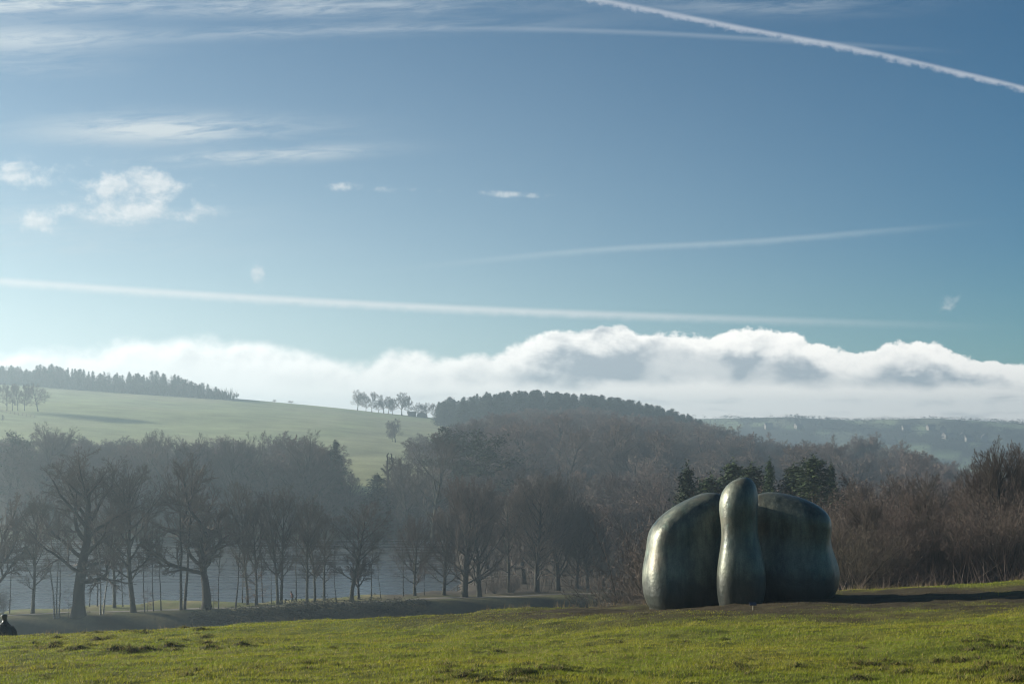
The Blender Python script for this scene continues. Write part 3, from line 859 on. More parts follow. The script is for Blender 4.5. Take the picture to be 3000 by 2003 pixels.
# russet sapling that keeps its dead leaves
def sapling_proto():
    S = SPEC['sapling']; rg = random.Random(41); segs = []
    grow(rg, S, segs, (0, 0, -0.2), (0.02, 0, 1), S['r'], S['H'], 0)
    V = leaf_tris(rg, [(s[1], 1) for s in segs if s[4] >= 2 and s[1][2] < 5.5], 3, 0.16, 0.12)
    lm = np_mesh('sapling_leaf', V, np.arange(len(V)).reshape(-1, 3), M['dead_leaf'], False)
    TREES['sapling'] = dict(trunk=seg_mesh('sapling_trunk', [s for s in segs if s[4] <= 1], [M['bark']]),
                            crown=seg_mesh('sapling_crown', [s for s in segs if s[4] > 1], [M['red_twig']]), leaf=lm, H=max(s[1][2] for s in segs), W=2.3)
sapling_proto()

# multi-stemmed thicket shrub: fan of upright whips
def shrub_proto(key, seed, stems, H, fan, twig, bark='straw_twig', rmin=0.006):
    rg = random.Random(seed); segs = []
    S = dict(n=[10, 5, 4], seg=[0.8, 0.5, 0.4], wig=[0.13, 0.15, 0.16], up=[0.02, 0.05, 0.04], t0=[0.15, 0.2, 0.2], ang=[0.72, 0.62, 0.6],
             spread=H * 0.36, shape=lambda t: 1 - 0.45 * t, rl=0.02, lr=[0, 0.5, 0.5], rmin=rmin, tip=0.2, flare=1.1)
    for i in range(stems):
        a = rg.uniform(0, 6.28); f = fan * math.sqrt(rg.random())
        d = vnorm((math.cos(a) * f, math.sin(a) * f, 1))
        grow(rg, S, segs, (math.cos(a) * f * 0.5, math.sin(a) * f * 0.5, -0.2), d, rg.uniform(0.022, 0.05), H * rg.uniform(0.65, 1.0) * (1 - 0.18 * f), 0)
    stem = seg_mesh(key + '_stem', [s for s in segs if s[4] == 0], [M[bark]])
    crown = seg_mesh(key + '_crown', [s for s in segs if s[4] > 0], [M[twig]])
    TREES[key] = dict(trunk=stem, crown=crown, H=max(s[1][2] for s in segs), W=H * 0.4)
shrub_proto('thicket', 51, 24, 6.0, 0.85, 'straw_twig', 'bark')
shrub_proto('thicket2', 52, 24, 6.0, 0.55, 'red_twig', 'bark')
shrub_proto('thicket3', 53, 18, 6.0, 0.40, 'twig', 'bark')

# conifers
def conifer_proto(key, seed, H, W, n_tri, matname, blunt=0.0, tri=1.0):
    rg = random.Random(seed); V, segs = [], []
    segs.append(((0, 0, -0.3), (0, 0, H * 0.95), 0.02 * H, 0.004 * H, 0))
    nb = int(26 + H * 4)                                   # branches, spiralling up the stem
    per = max(2, n_tri // (nb * 4))
    for i in range(nb):
        t = 0.07 + 0.91 * ((i + rg.random()) / nb) ** 0.92
        rad = W * (1 - t) ** (0.85 - 0.35 * blunt) * rg.uniform(0.72, 1.18) + 0.10
        a = i * 2.4 + rg.uniform(-0.6, 0.6); z0 = t * H
        e = (math.cos(a) * rad, math.sin(a) * rad, z0 + rad * rg.uniform(-0.25, 0.30))
        segs.append(((0, 0, z0), e, 0.03, 0.01, 1))
        for k in range(4):
            f = 0.22 + 0.25 * k + rg.uniform(-0.08, 0.08)
            c = (e[0] * f, e[1] * f, z0 + (e[2] - z0) * f)
            V += leaf_tris(rg, [(c, 1)], per, 0.13 * rad + 0.10 + 0.012 * H * (1 - t), (0.34 + 0.10 * rad) * tri, 0.9)
    V += leaf_tris(rg, [((0, 0, H * (0.90 + 0.025 * k)), 1) for k in range(5)], per, 0.09, 0.3 * tri, 2.5)
    crown = np_mesh(key + '_crown', V, np.arange(len(V)).reshape(-1, 3), M[matname], False)
    trunk = seg_mesh(key + '_trunk', segs, [M['bark']])
    TREES[key] = dict(trunk=trunk, crown=crown, H=H, W=W)
    # far version: one mesh
    tv = len(V)
    vv = np.array(V); tz = np.array([[0.3, 0, -0.3], [-0.3, 0.2, -0.3], [0, 0, H]])
    allv = np.concatenate([vv, tz]); f = np.arange(len(allv)).reshape(-1, 3)
    TREES[key + '_one'] = dict(one=np_mesh(key, allv, f, [M[matname], M['bark']], False, [0] * (tv // 3) + [1]), H=H, W=W)
conifer_proto('spruce', 61, 12.0, 2.6, 2400, 'conifer')
conifer_proto('spruce2', 62, 12.0, 3.2, 2600, 'conifer', 0.6)
conifer_proto('fir', 63, 12.0, 2.4, 9000, 'pine', 0.3, 0.55)
conifer_proto('fir2', 64, 12.0, 3.0, 9000, 'pine', 0.9, 0.55)
conifer_proto('fir3', 65, 12.0, 2.6, 9000, 'conifer', 0.6, 0.55)

def pine_proto(key, seed, H, W, matname, low=0.35, plates=14, dens=300, tri=0.34):
    rg = random.Random(seed); segs, cent = [], []
    p = (0, 0, -0.3); d = (0.02, 0, 1)
    pts = []
    for i in range(8):
        d = vnorm((d[0] + rg.gauss(0, 0.05), d[1] + rg.gauss(0, 0.05), d[2]))
        q = vadd(p, d, H * 0.95 / 8); r = 0.025 * H * (1 - i / 9)
        segs.append((p, q, r, 0.025 * H * (1 - (i + 1) / 9), 0)); pts.append(q); p = q
    for i in range(plates):
        t = low + (1 - low) * (i + 0.5) / plates
        b = pts[min(7, int(t * 8))]
        a = i * 2.4 + rg.uniform(-0.5, 0.5); L = W * (1.05 - 0.7 * max(0, (t - low) / (1 - low)) ** 1.6) * rg.uniform(0.6, 1.1)
        e = (b[0] + math.cos(a) * L, b[1] + math.sin(a) * L, t * H + rg.uniform(0.0, 0.12) * H)
        segs.append((b, e, 0.10, 0.04, 1))
        for k in range(4):
            f = 0.45 + 0.2 * k
            cent.append(((b[0] + (e[0] - b[0]) * f + rg.gauss(0, 0.3), b[1] + (e[1] - b[1]) * f + rg.gauss(0, 0.3), b[2] + (e[2] - b[2]) * f + 0.2), rg.uniform(0.6, 1.2)))
    V = leaf_tris(rg, cent, dens // 4, 0.13 * W + 0.12, tri, 0.5)
    TREES[key] = dict(trunk=seg_mesh(key + '_trunk', segs, [M['bark']]), crown=np_mesh(key + '_crown', V, np.arange(len(V)).reshape(-1, 3), M[matname], False), H=H * 1.03, W=W)
pine_proto('cedar', 71, 14.0, 6.0, 'conifer', 0.30, 16, 320, 0.42)
pine_proto('scots', 72, 15.0, 4.2, 'conifer', 0.55, 13, 300, 0.40)

def copy_tree(key, name, x, y, H, rz=None, wide=1.0, label=None, cat='tree', group=None, lean=0.0, sink=0.0, z=None):
    T = TREES[key]
    rz = rnd.uniform(0, 6.283) if rz is None else rz
    s = H / T['H']
    loc = (x, y, (gz(x, y) if z is None else z) - sink)
    if 'one' in T:
        o = link(name, T['one'], None, loc); o.rotation_euler = (0, lean, rz); o.scale = (s * wide, s * wide, s)
    else:
        o = empty(name, loc, rz, (s * wide, s * wide, s)); o.rotation_euler = (0, 0, rz)
        if lean:
            o.rotation_mode = 'XYZ'
            q = Matrix.Rotation(lean, 3, 'Y') @ Matrix.Rotation(rz, 3, 'Z')
            o.rotation_euler = q.to_euler()
        link('stem' if key.startswith('thicket') else 'trunk', T['trunk'], o)
        link('crown', T['crown'], o)
        if 'leaf' in T: link('dead_leaves', T['leaf'], o)
    tag(o, label, cat, group)
    return o

# ------------------------------------------------------------------ trees on the strip between bank and lake
def strip_tree(key, name, u, vb, vt, label, wide=1.0, group=None, rz=None, lean=0.0, back=0.0):
    x, y = hit(u, vb, 150, 230)
    ye = float(plateau_edge(x)) + 0.8
    y = min(max(y, ye), ye + 11) + back
    x = px(u, y)
    z = gz(x, y)
    H = max(2.0, pz(vt, y) - z)
    return copy_tree(key, name, x, y, H, rz, wide, label, 'tree', group, lean)

G1 = 'trees on the strip beside the lake'
for a in [
    ('fork_oak', 'oak_tree', -22, 1800, 1420, 'dark leaning tree cut off by the left edge of the picture', 0.8, 0.10),
    ('pole', 'young_tree', 28, 1796, 1500, 'single thin pole tree nearest the left edge, behind the dark figure', 0.7, 0.0),
    ('birch', 'birch_tree', 158, 1806, 1420, 'left stem of the clump of three pale birches left of the big oak', 0.8, -0.04),
    ('birch', 'birch_tree', 166, 1806, 1400, 'middle stem of the clump of three pale birches left of the big oak', 0.7, 0.01),
    ('birch', 'birch_tree', 172, 1806, 1430, 'right stem of the clump of three pale birches left of the big oak', 0.7, 0.06),
    ('oak', 'oak_tree', 228, 1803, 1305, 'largest oak with thick straight trunk and wide round bare crown', 1.2, 0.0),
    ('pole2', 'young_tree', 285, 1775, 1480, 'thin dark tree leaning left just right of the big oak', 0.8, -0.04),
    ('birch', 'birch_tree', 294, 1800, 1440, 'upright birch with pale trunk to the right of the big oak', 0.8, 0.01),
    ('birch', 'birch_tree', 303, 1798, 1450, 'birch with pale trunk leaning right beside the upright birch', 0.8, 0.10),
    ('ash', 'maple_tree', 390, 1793, 1345, 'bare tree with ivy-green trunk and arching branches between the two oaks', 1.1, 0.0),
    ('pole2', 'young_tree', 424, 1792, 1500, 'first of three slim dark saplings right of the ivy-green trunk', 0.7, 0.0),
    ('pole2', 'young_tree', 450, 1790, 1480, 'second of three slim dark saplings right of the ivy-green trunk', 0.7, 0.01),
    ('pole', 'young_tree', 472, 1788, 1490, 'third of three slim dark saplings right of the ivy-green trunk', 0.7, -0.02),
    ('pole', 'tall_tree', 530, 1786, 1290, 'left one of two tall straight trunks just left of the forked oak', 1.0, 0.0),
    ('pole2', 'tall_tree', 540, 1785, 1270, 'right one of two tall straight trunks just left of the forked oak', 1.0, 0.0),
    ('fork_oak', 'oak_tree', 603, 1783, 1345, 'forked oak with heavy twisting limbs and dense round crown', 1.05, -0.05),
    ('ash2', 'ash_tree', 95, 1796, 1430, 'greyer bare tree between the leaning edge tree and the three birches', 0.9, 0.05),
    ('ash', 'ash_tree', 725, 1770, 1400, 'tall thin-crowned tree left of the russet beech', 0.65, 0.0),
    ('pole', 'young_tree', 1088, 1750, 1540, 'small open tree right of the low-branched tree', 1.0, 0.05),
    ('beech', 'beech_tree', 1215, 1744, 1500, 'small red-twigged tree left of the broad red-twigged pair', 0.75, 0.0),
    ('pole2', 'young_tree', 262, 1772, 1560, 'short dark stem close behind the right side of the big oak', 0.9, 0.03),
    ('ash2', 'ash_tree', 335, 1780, 1400, 'slim bare tree between the leaning birch and the ivy-green trunk', 0.8, 0.02),
    ('pole', 'young_tree', 360, 1776, 1520, 'thin stem just left of the ivy-green trunk', 0.8, -0.03),
    ('pole2', 'young_tree', 770, 1764, 1510, 'dark stem between the russet beech and the twin trees', 0.9, 0.02),
    ('pole', 'young_tree', 868, 1760, 1500, 'pale thin stem immediately right of the walker', 0.9, 0.0),
    ('ash2', 'ash_tree', 950, 1758, 1490, 'thin branching tree left of the leaning tree over the water', 0.9, 0.0),
    ('beech', 'beech_tree', 1300, 1742, 1480, 'red-twigged tree overlapping the left side of the broad pair', 0.8, 0.0),
    ('ash2', 'ash_tree', 1490, 1734, 1430, 'bare tree between the red-twigged pair and the dense pair', 1.0, 0.0),
    ('beech2', 'beech_tree', 1690, 1722, 1450, 'dark tree close to the right of the dense pair', 0.8, 0.0),
    ('pole2', 'young_tree', 640, 1782, 1500, 'thin dark trunk directly right of the forked oak', 0.7, 0.0),
    ('pole2', 'young_tree', 690, 1780, 1470, 'slender tree with side branches between forked oak and russet beech', 0.9, 0.04),
    ('pole', 'young_tree', 710, 1766, 1490, 'faint thin tree at the water behind, left of the russet beech', 0.7, 0.0),
    ('ash2', 'young_tree', 752, 1772, 1450, 'dark slim tree growing out of the russet beech sapling', 0.75, 0.0),
    ('pole', 'young_tree', 795, 1768, 1560, 'short thin tree at the shore left of the twin stems', 0.7, 0.03),
    ('ash', 'ash_tree', 813, 1771, 1425, 'left stem of the tall twin trees beside the walker', 0.75, -0.06),
    ('ash2', 'ash_tree', 824, 1770, 1410, 'right stem of the tall twin trees beside the walker', 0.75, 0.01),
    ('ash2', 'ash_tree', 899, 1764, 1440, 'straight tree just right of the walker', 0.8, 0.0),
    ('ash', 'ash_tree', 922, 1762, 1470, 'tree with slightly curved trunk, second to the right of the walker', 0.8, -0.02),
    ('pole2', 'young_tree', 985, 1757, 1560, 'thin tree leaning left over the water, left of the low-branched tree', 0.9, -0.07),
    ('ash', 'maple_tree', 1030, 1760, 1462, 'broad low-branched bare tree standing against the bright water', 1.25, 0.03),
    ('fork_oak', 'maple_tree', 1051, 1754, 1590, 'short stout tree behind the low-branched tree', 0.8, 0.0),
    ('pole', 'young_tree', 1116, 1752, 1580, 'thin leaning tree right of the short stout tree', 0.8, -0.08),
    ('pole', 'young_tree', 1182, 1745, 1520, 'lone thin tree in the mist left of the red-twigged pair', 0.8, -0.06),
    ('pole2', 'young_tree', 1243, 1742, 1560, 'thin trunk half hidden by the left edge of the red-twigged pair', 0.8, 0.0),
    ('beech', 'beech_tree', 1360, 1748, 1385, 'left tree of the broad red-twigged pair in the middle', 0.95, 0.0),
    ('beech', 'beech_tree', 1404, 1748, 1410, 'right tree of the broad red-twigged pair in the middle', 0.85, 0.0),
    ('beech2', 'beech_tree', 1573, 1733, 1370, 'left tree of the dark dense pair left of the sculpture', 0.85, 0.0),
    ('beech2', 'beech_tree', 1634, 1728, 1365, 'right tree of the dark dense pair left of the sculpture', 0.80, 0.0),
    ('beech2', 'beech_tree', 1720, 1716, 1480, 'darker round tree behind the fence, right of the dense pair', 0.9, 0.0),
    ('oak', 'field_tree', 1768, 1712, 1590, 'small spreading tree behind the fence near the sculpture', 1.1, 0.0),
    ('pole2', 'young_tree', 1832, 1730, 1440, 'thin dark trunk between the fence and the sculpture', 0.9, -0.02),
]:
    key, name, u, vb, vt, label, wide, lean = a
    strip_tree(key, name, u, vb, vt, label, wide, G1, None if lean == 0 else rnd.uniform(0, 6.28), lean)
strip_tree('sapling', 'beech_sapling', 748, 1775, 1630, 'russet beech sapling still holding its dead leaves', 1.0)
strip_tree('sapling', 'beech_sapling', 200, 1806, 1690, 'thin russet sapling just left of the big oak trunk', 0.5)
strip_tree('sapling', 'beech_sapling', 250, 1802, 1750, 'low russet shrub at the right foot of the big oak', 0.9)
strip_tree('sapling', 'beech_sapling', 432, 1790, 1700, 'sparse russet sapling among the slim trunks between the oaks', 0.7)
strip_tree('sapling', 'beech_sapling', 625, 1782, 1690, 'russet sapling behind the forked oak trunk', 0.6)
strip_tree('thicket3', 'shrub', 4, 1800, 1700, 'twiggy shrub at the foot of the leaning tree by the left edge', 1.0)
strip_tree('thicket2', 'shrub', 1450, 1738, 1690, 'low reddish shrub right of the red-twigged pair', 1.6)
strip_tree('thicket2', 'shrub', 1500, 1736, 1680, 'reddish shrub between the two pairs of trees', 1.6)
strip_tree('thicket3', 'shrub', 1800, 1722, 1610, 'grey twiggy shrub behind the fence left of the sculpture', 1.2)

# ------------------------------------------------------------------ woods
def wood_fill(keys, pts, name, label, cat, group, hfun, wide=(0.85, 1.2), maxn=300):
    k = 0
    for (x, y) in pts:
        if k >= maxn: break
        H = hfun(x, y)
        if H < 3: continue
        copy_tree(rnd.choice(keys), name, x, y, H, None, rnd.uniform(*wide), label, cat, group); k += 1
    return k

def jitter(x0, x1, y0, y1, step, cond):
    out = []
    y = y0
    while y < y1:
        x = x0
        while x < x1:
            a, b = x + rnd.uniform(-0.42, 0.42) * step, y + rnd.uniform(-0.42, 0.42) * step
            if cond(a, b): out.append((a, b))
            x += step
        y += step
    return out
def uof(x, y): return 1500 + x / y * FPX

# far shore, left: crowns in front of the pasture
TOP1_U = [-200, 0, 150, 300, 450, 600, 750, 880, 960, 1020, 1060, 1140, 1200, 1260, 1330]
TOP1_V = [1280, 1275, 1235, 1280, 1265, 1275, 1262, 1262, 1300, 1370, 1400, 1430, 1370, 1300, 1300]
def h_shore(x, y):
    u = uof(x, y)
    return (pz(np.interp(u, TOP1_U, TOP1_V), y) - gz(x, y)) * rnd.uniform(0.74, 1.03)
pts = jitter(-175, -14, 337, 415, 11.5, lambda x, y: -60 < uof(x, y) < 1320 and not (1000 < uof(x, y) and y > 372))
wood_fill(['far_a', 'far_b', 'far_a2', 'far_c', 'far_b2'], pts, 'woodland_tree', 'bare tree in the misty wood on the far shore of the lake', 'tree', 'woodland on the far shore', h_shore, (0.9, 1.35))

# hillside wood in the middle and right
TOP2_U = [1150, 1240, 1300, 1400, 1560, 1700, 1800, 1950, 2060, 2150, 2230, 2300, 2380, 2450, 2520, 2580, 2640, 2700, 2800, 2900, 3100]
TOP2_V = [1330, 1262, 1260, 1215, 1190, 1185, 1200, 1215, 1232, 1245, 1268, 1290, 1285, 1272, 1262, 1265, 1290, 1325, 1365, 1385, 1390]
def h_hill(x, y):
    u = uof(x, y); cap = pz(np.interp(u, TOP2_U, TOP2_V), y) - gz(x, y)
    return min(rnd.uniform(14, 21), cap * rnd.uniform(0.9, 1.0))
def edge_u(y): return np.interp(y, [335, 420, 560, 720], [1180, 1215, 1270, 1330])
pts = jitter(-60, 330, 345, 700, 17.5, lambda x, y: edge_u(y) < uof(x, y) < 3050 and not (uof(x, y) > 2300 and y > 620))
rnd.shuffle(pts)
pts = sorted(pts[:330], key=lambda q: q[1])
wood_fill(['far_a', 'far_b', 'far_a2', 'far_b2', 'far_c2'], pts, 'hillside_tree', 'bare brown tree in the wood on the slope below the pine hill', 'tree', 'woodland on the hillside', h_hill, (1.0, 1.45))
# skyline domes at right
for u, Y, v in ((2360, 560, 1283), (2450, 560, 1268), (2505, 540, 1268), (2560, 540, 1262), (2620, 530, 1285), (2680, 510, 1310), (2230, 640, 1262), (2150, 680, 1240), (2740, 480, 1340), (2810, 450, 1352)):
    x = px(u, Y)
    copy_tree(rnd.choice(['far_a2', 'far_b2']), 'hillside_tree', x, Y, pz(v, Y) - gz(x, Y), None, 0.8 if pz(v, Y) - gz(x, Y) > 22 else 1.2, 'bare brown tree in the wood on the slope below the pine hill', 'tree', 'woodland on the hillside')

# wood on the lower ground behind the strip (middle) and behind the thicket (right)
def h_low(x, y):
    return rnd.uniform(11, 17)
pts = jitter(0, 70, 218, 335, 11.0, lambda x, y: 1425 < uof(x, y) < 2250)
wood_fill(['far_c', 'far_a', 'far_c2', 'far_b'], pts, 'valley_tree', 'bare tree in the dim wood behind the fence and the dense pair', 'tree', 'woodland in the valley', h_low)
TOP3_U = [1850, 1950, 2100, 2300, 2450, 2600, 2750, 2850, 2950, 3200]
TOP3_V = [1420, 1400, 1390, 1400, 1400, 1385, 1400, 1400, 1380, 1350]
def h_right(x, y):
    u = uof(x, y)
    return min(16, (pz(np.interp(u, TOP3_U, TOP3_V), y) - gz(x, y)) * rnd.uniform(0.82, 1.04))
pts = jitter(20, 130, 118, 330, 12.0, lambda x, y: 1880 < uof(x, y) < 3080)
wood_fill(['far_c', 'far_c2', 'far_a2', 'far_a'], pts, 'copse_tree', 'bare tree in the brown copse behind the sculpture and thicket', 'tree', 'copse behind the sculpture', h_right)

# pine plantation on the hill
def h_pine(x, y):
    u = uof(x, y)
    v = np.interp(u, [1280, 1330, 1370, 1420, 1500, 1560, 1650, 1760, 1860, 1950, 2010, 2062], [1180, 1165, 1160, 1150, 1146, 1145, 1150, 1160, 1175, 1195, 1212, 1236])
    return min(14.5, pz(v, y) - gz(x, y)) * rnd.uniform(0.86, 1.06)
pts = jitter(-48, 122, 705, 860, 8.8, lambda x, y: 1285 < uof(x, y) < 2058 and (uof(x, y) > 1340 or y > 760))
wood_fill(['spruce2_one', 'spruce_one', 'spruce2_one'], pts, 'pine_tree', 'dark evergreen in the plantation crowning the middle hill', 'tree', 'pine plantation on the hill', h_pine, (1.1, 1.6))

# row of conifers on the left ridge
def h_ridge(x, y):
    u = uof(x, y)
    v = np.interp(u, [-100, 0, 60, 130, 240, 330, 420, 480, 540, 600, 650, 690], [1055, 1060, 1080, 1068, 1085, 1095, 1090, 1092, 1110, 1125, 1140, 1162])
    return (pz(v, y) - gz(x, y)) * rnd.uniform(0.62, 1.10)
pts = jitter(-370, -165, 872, 912, 6.2, lambda x, y: -80 < uof(x, y) < 690)
wood_fill(['spruce_one', 'spruce2_one', 'spruce2_one', 'vfar_a'], pts, 'ridge_tree', 'dark evergreen in the belt along the left skyline', 'tree', 'tree belt on the left ridge', h_ridge, (0.75, 1.35))

# ------------------------------------------------------------------ single trees on the pasture and its skyline
def field_tree(key, u, vb, vt, label, wide=1.0, name='field_tree', y0=430, y1=900, group=None):
    x, y = hit(u, vb, y0, y1)
    H = max(2.0, (vb - vt) / FPX * y)
    return copy_tree(key, name, x, y, H, None, wide, label, 'tree', group)
field_tree('vfar_a', 1158, 1295, 1224, 'lone round bare tree standing in the open green pasture', 1.0)
field_tree('far_b2', 1150, 1294, 1258, 'small brown tree close against the lone pasture tree', 0.9)
field_tree('vfar_a', 112, 1205, 1120, 'dense round tree casting the long shadow across the pasture', 1.0)
for u, w in ((20, 0.8), (36, 0.8), (52, 0.9), (72, 0.9), (-14, 0.8)):
    field_tree('vfar_c', u, 1203, 1122, 'tall tree in the clump by the left edge beside the round tree', w, group='clump on the pasture')
field_tree('far_c', 8, 1236, 1214, 'tiny tree on the pasture at the left edge below the clump', 0.8)
for u, vb, vt, key, label in (
    (1047, 1206, 1143, 'vfar_a', 'first and leftmost bare tree of the skyline row above the pasture'),
    (1072, 1208, 1158, 'vfar_c', 'thin second tree of the skyline row above the pasture'),
    (1089, 1209, 1148, 'vfar_c', 'third tree of the skyline row, tall with a narrow crown'),
    (1108, 1211, 1172, 'vfar_a', 'short fourth tree of the skyline row above the pasture'),
    (1124, 1212, 1156, 'vfar_b', 'fifth tree of the skyline row with a flat-topped crown'),
    (1137, 1213, 1160, 'vfar_a', 'sixth tree of the skyline row with a slanting trunk'),
    (1150, 1214, 1168, 'vfar_c', 'slim seventh tree of the skyline row above the pasture'),
    (1177, 1216, 1146, 'vfar_b', 'largest forked tree of the skyline row left of the barn'),
    (1198, 1219, 1158, 'vfar_c', 'pale tree of the skyline row at the left end of the barn'),
    (1222, 1221, 1178, 'vfar_a', 'small tree of the skyline row standing behind the barn'),
    (1252, 1223, 1178, 'vfar_a', 'tree of the skyline row just right of the barn'),
    (1272, 1224, 1180, 'vfar_c', 'narrow tree of the skyline row beside the dark pines'),
    (1286, 1225, 1182, 'vfar_c', 'last tree of the skyline row touching the dark pines')):
    Y = 885; x = px(u, Y)
    copy_tree(key, 'skyline_tree', x, Y, max((vb - vt) / FPX * Y, pz(vt, Y) - gz(x, Y)), None, 1.0, label, 'tree', 'trees on the pasture skyline')
x, y = px(1318, 850), 850
copy_tree('spruce2', 'pine_tree', x, y, pz(1162, y) - gz(x, y), None, 1.9, 'big dark pine at the left end of the hill plantation', 'tree')
field_tree('far_b2', 853, 1182, 1176, 'low dark bush on the skyline of the pasture', 3.0, 'bush', 600, 905)
field_tree('far_b2', 803, 1180, 1168, 'tiny leafless bush on the skyline left of the dark mound', 1.2, 'bush', 600, 905)
field_tree('far_b2', 695, 1168, 1148, 'leafless bush at the end of the ridge tree belt', 1.3, 'bush', 600, 905)

# special trees along the far shore
def mid_tree(key, u, Y, vt, label, wide=1.0, name='tree'):
    x = px(u, Y)
    return copy_tree(key, name, x, Y, pz(vt, Y) - gz(x, Y), None, wide, label, 'tree')
mid_tree('beech2', 690, 336, 1262, 'big bare tree with spreading crown in front of the far-shore wood', 0.9, 'shore_tree')
mid_tree('oak', 560, 336, 1265, 'tall bare crown rising above the forked oak', 0.9, 'shore_tree')
mid_tree('oak', 885, 334, 1255, 'wide bare tree on the far shore left of the slim conifer', 0.95, 'shore_tree')
mid_tree('oak', 160, 336, 1232, 'highest bare crown on the far shore behind the big oak', 1.0, 'shore_tree')
mid_tree('ash', 430, 335, 1252, 'narrow bare crown poking above the far-shore wood', 0.7, 'shore_tree')
mid_tree('spruce', 983, 345, 1290, 'slim dark conifer at the right end of the far-shore wood', 1.0, 'conifer_tree')
mid_tree('spruce2', 1105, 330, 1388, 'small dark conifer below the curly dead tree', 1.3, 'conifer_tree')
mid_tree('ash2', 1262, 300, 1256, 'tall bare tree standing out against the bottom of the pasture', 1.1, 'shore_tree')
mid_tree('ash', 1198, 315, 1330, 'bare tree left of the tall tree at the foot of the pasture', 1.0, 'shore_tree')
mid_tree('scots', 1342, 330, 1276, 'flat-topped dark pine left of the cedar', 1.1, 'pine_tree')
mid_tree('cedar', 1452, 310, 1292, 'dark layered cedar in the middle of the wood', 1.0, 'cedar_tree')
mid_tree('cedar', 18, 340, 1290, 'dark evergreen in the far-shore wood at the left edge', 0.8, 'cedar_tree')
mid_tree('ash', 1320, 420, 1232, 'slender bare tree in front of the plantation edge, left one', 1.0, 'shore_tree')
mid_tree('ash2', 1400, 430, 1225, 'slender bare tree in front of the plantation edge, right one', 1.0, 'shore_tree')

# curly dead tree: two bare stems that bow apart and meet
def dead_tree():
    Y = 335; x = px(1137, Y); zg = gz(x, Y)
    s = Y / FPX
    def chain(pts, r0, r1, segs):
        P = [((u - 1137) * s, 0.25 * math.sin(i * 1.9), pz(v, Y) - zg) for i, (u, v) in enumerate(pts)]
        for i in range(len(P) - 1):
            segs.append((P[i], P[i + 1], r0 + (r1 - r0) * i / (len(P) - 1), r0 + (r1 - r0) * (i + 1) / (len(P) - 1), 0))
    o = empty('dead_tree', (x, Y, zg))
    a = []; chain([(1137, 1560), (1138, 1500), (1137, 1430), (1137, 1392), (1135, 1378)], 0.42, 0.28, a)
    link('trunk', seg_mesh('dead_trunk', a, [M['bark']]), o)
    for pts in ([(1135, 1380), (1134, 1366), (1136, 1345), (1134, 1333), (1138, 1327)], [(1136, 1380), (1145, 1372), (1152, 1362), (1150, 1350), (1145, 1345), (1148, 1332), (1145, 1328)],
                [(1135, 1388), (1126, 1380), (1120, 1372), (1115, 1372)]):
        b = []; chain(pts, 0.26, 0.12, b); link('limb', seg_mesh('dead_limb', b, [M['bark']]), o)
    tag(o, 'gnarled dead tree whose two bare limbs bow apart against the pasture', 'tree')
dead_tree()

# ------------------------------------------------------------------ thicket and trees close behind the sculpture
def near_plant(key, u, Y, vt, label, wide=1.0, name='shrub', cat='shrub', group=None):
    x = px(u, Y)
    return copy_tree(key, name, x, Y, max(1.0, pz(vt, Y) - gz(x, Y)), None, wide, label, cat, group)
near_plant('thicket', 2490, 62, 1478, 'fan-shaped straw-brown shrub just right of the sculpture', 1.05)
near_plant('thicket2', 2590, 66, 1530, 'lower brown shrub in front of the thicket right of the fan-shaped shrub', 1.3)
G2 = 'thicket behind the sculpture'
i = 0
for Y in (72, 80, 90, 100, 112):
    u = (2020 if Y < 100 else 1900) + (Y * 7) % 40
    while u < 3080:
        vt = np.interp(u, [1850, 1950, 2050, 2150, 2300, 2400, 2500, 2600, 2700, 2800, 2880, 2960, 3100], [1500, 1440, 1430, 1450, 1440, 1420, 1395, 1405, 1400, 1410, 1380, 1370, 1350])
        vt += rnd.uniform(-10, 60) + (112 - Y) * 0.6
        near_plant(['thicket', 'thicket3', 'thicket2', 'thicket3', 'thicket2'][i % 5], u + rnd.uniform(-20, 20), Y + rnd.uniform(-3, 3), vt,
                   'upright brown shrub in the thicket behind and right of the sculpture', rnd.uniform(0.8, 1.2), 'thicket_shrub', 'shrub', G2)
        i += 1; u += 5200 / Y * rnd.uniform(0.8, 1.2)
# small pines behind the sculpture
for u, Y, vt, key, w, label in (
    (2012, 120, 1368, 'fir3', 0.75, 'single pointed dark conifer behind the left end of the sculpture'),
    (2085, 125, 1395, 'fir2', 1.15, 'green pine between the pointed conifer and the tallest form'),
    (2150, 126, 1352, 'fir2', 0.95, 'tall green pine directly behind the top of the sculpture'),
    (2200, 124, 1362, 'fir2', 1.1, 'dark pine just right of the tallest form'),
    (2255, 122, 1350, 'fir', 0.6, 'thin-topped conifer in the gap right of the tallest form'),
    (2325, 124, 1362, 'fir2', 1.05, 'yellow-green pine left of the big bushy pine'),
    (2385, 120, 1338, 'fir2', 1.3, 'big bushy dark pine above the right end of the sculpture'),
    (2435, 122, 1358, 'fir', 0.55, 'narrow conifer at the right end of the pine group')):
    near_plant(key, u, Y, vt, label, w, 'pine_tree', 'tree', 'pines behind the sculpture')
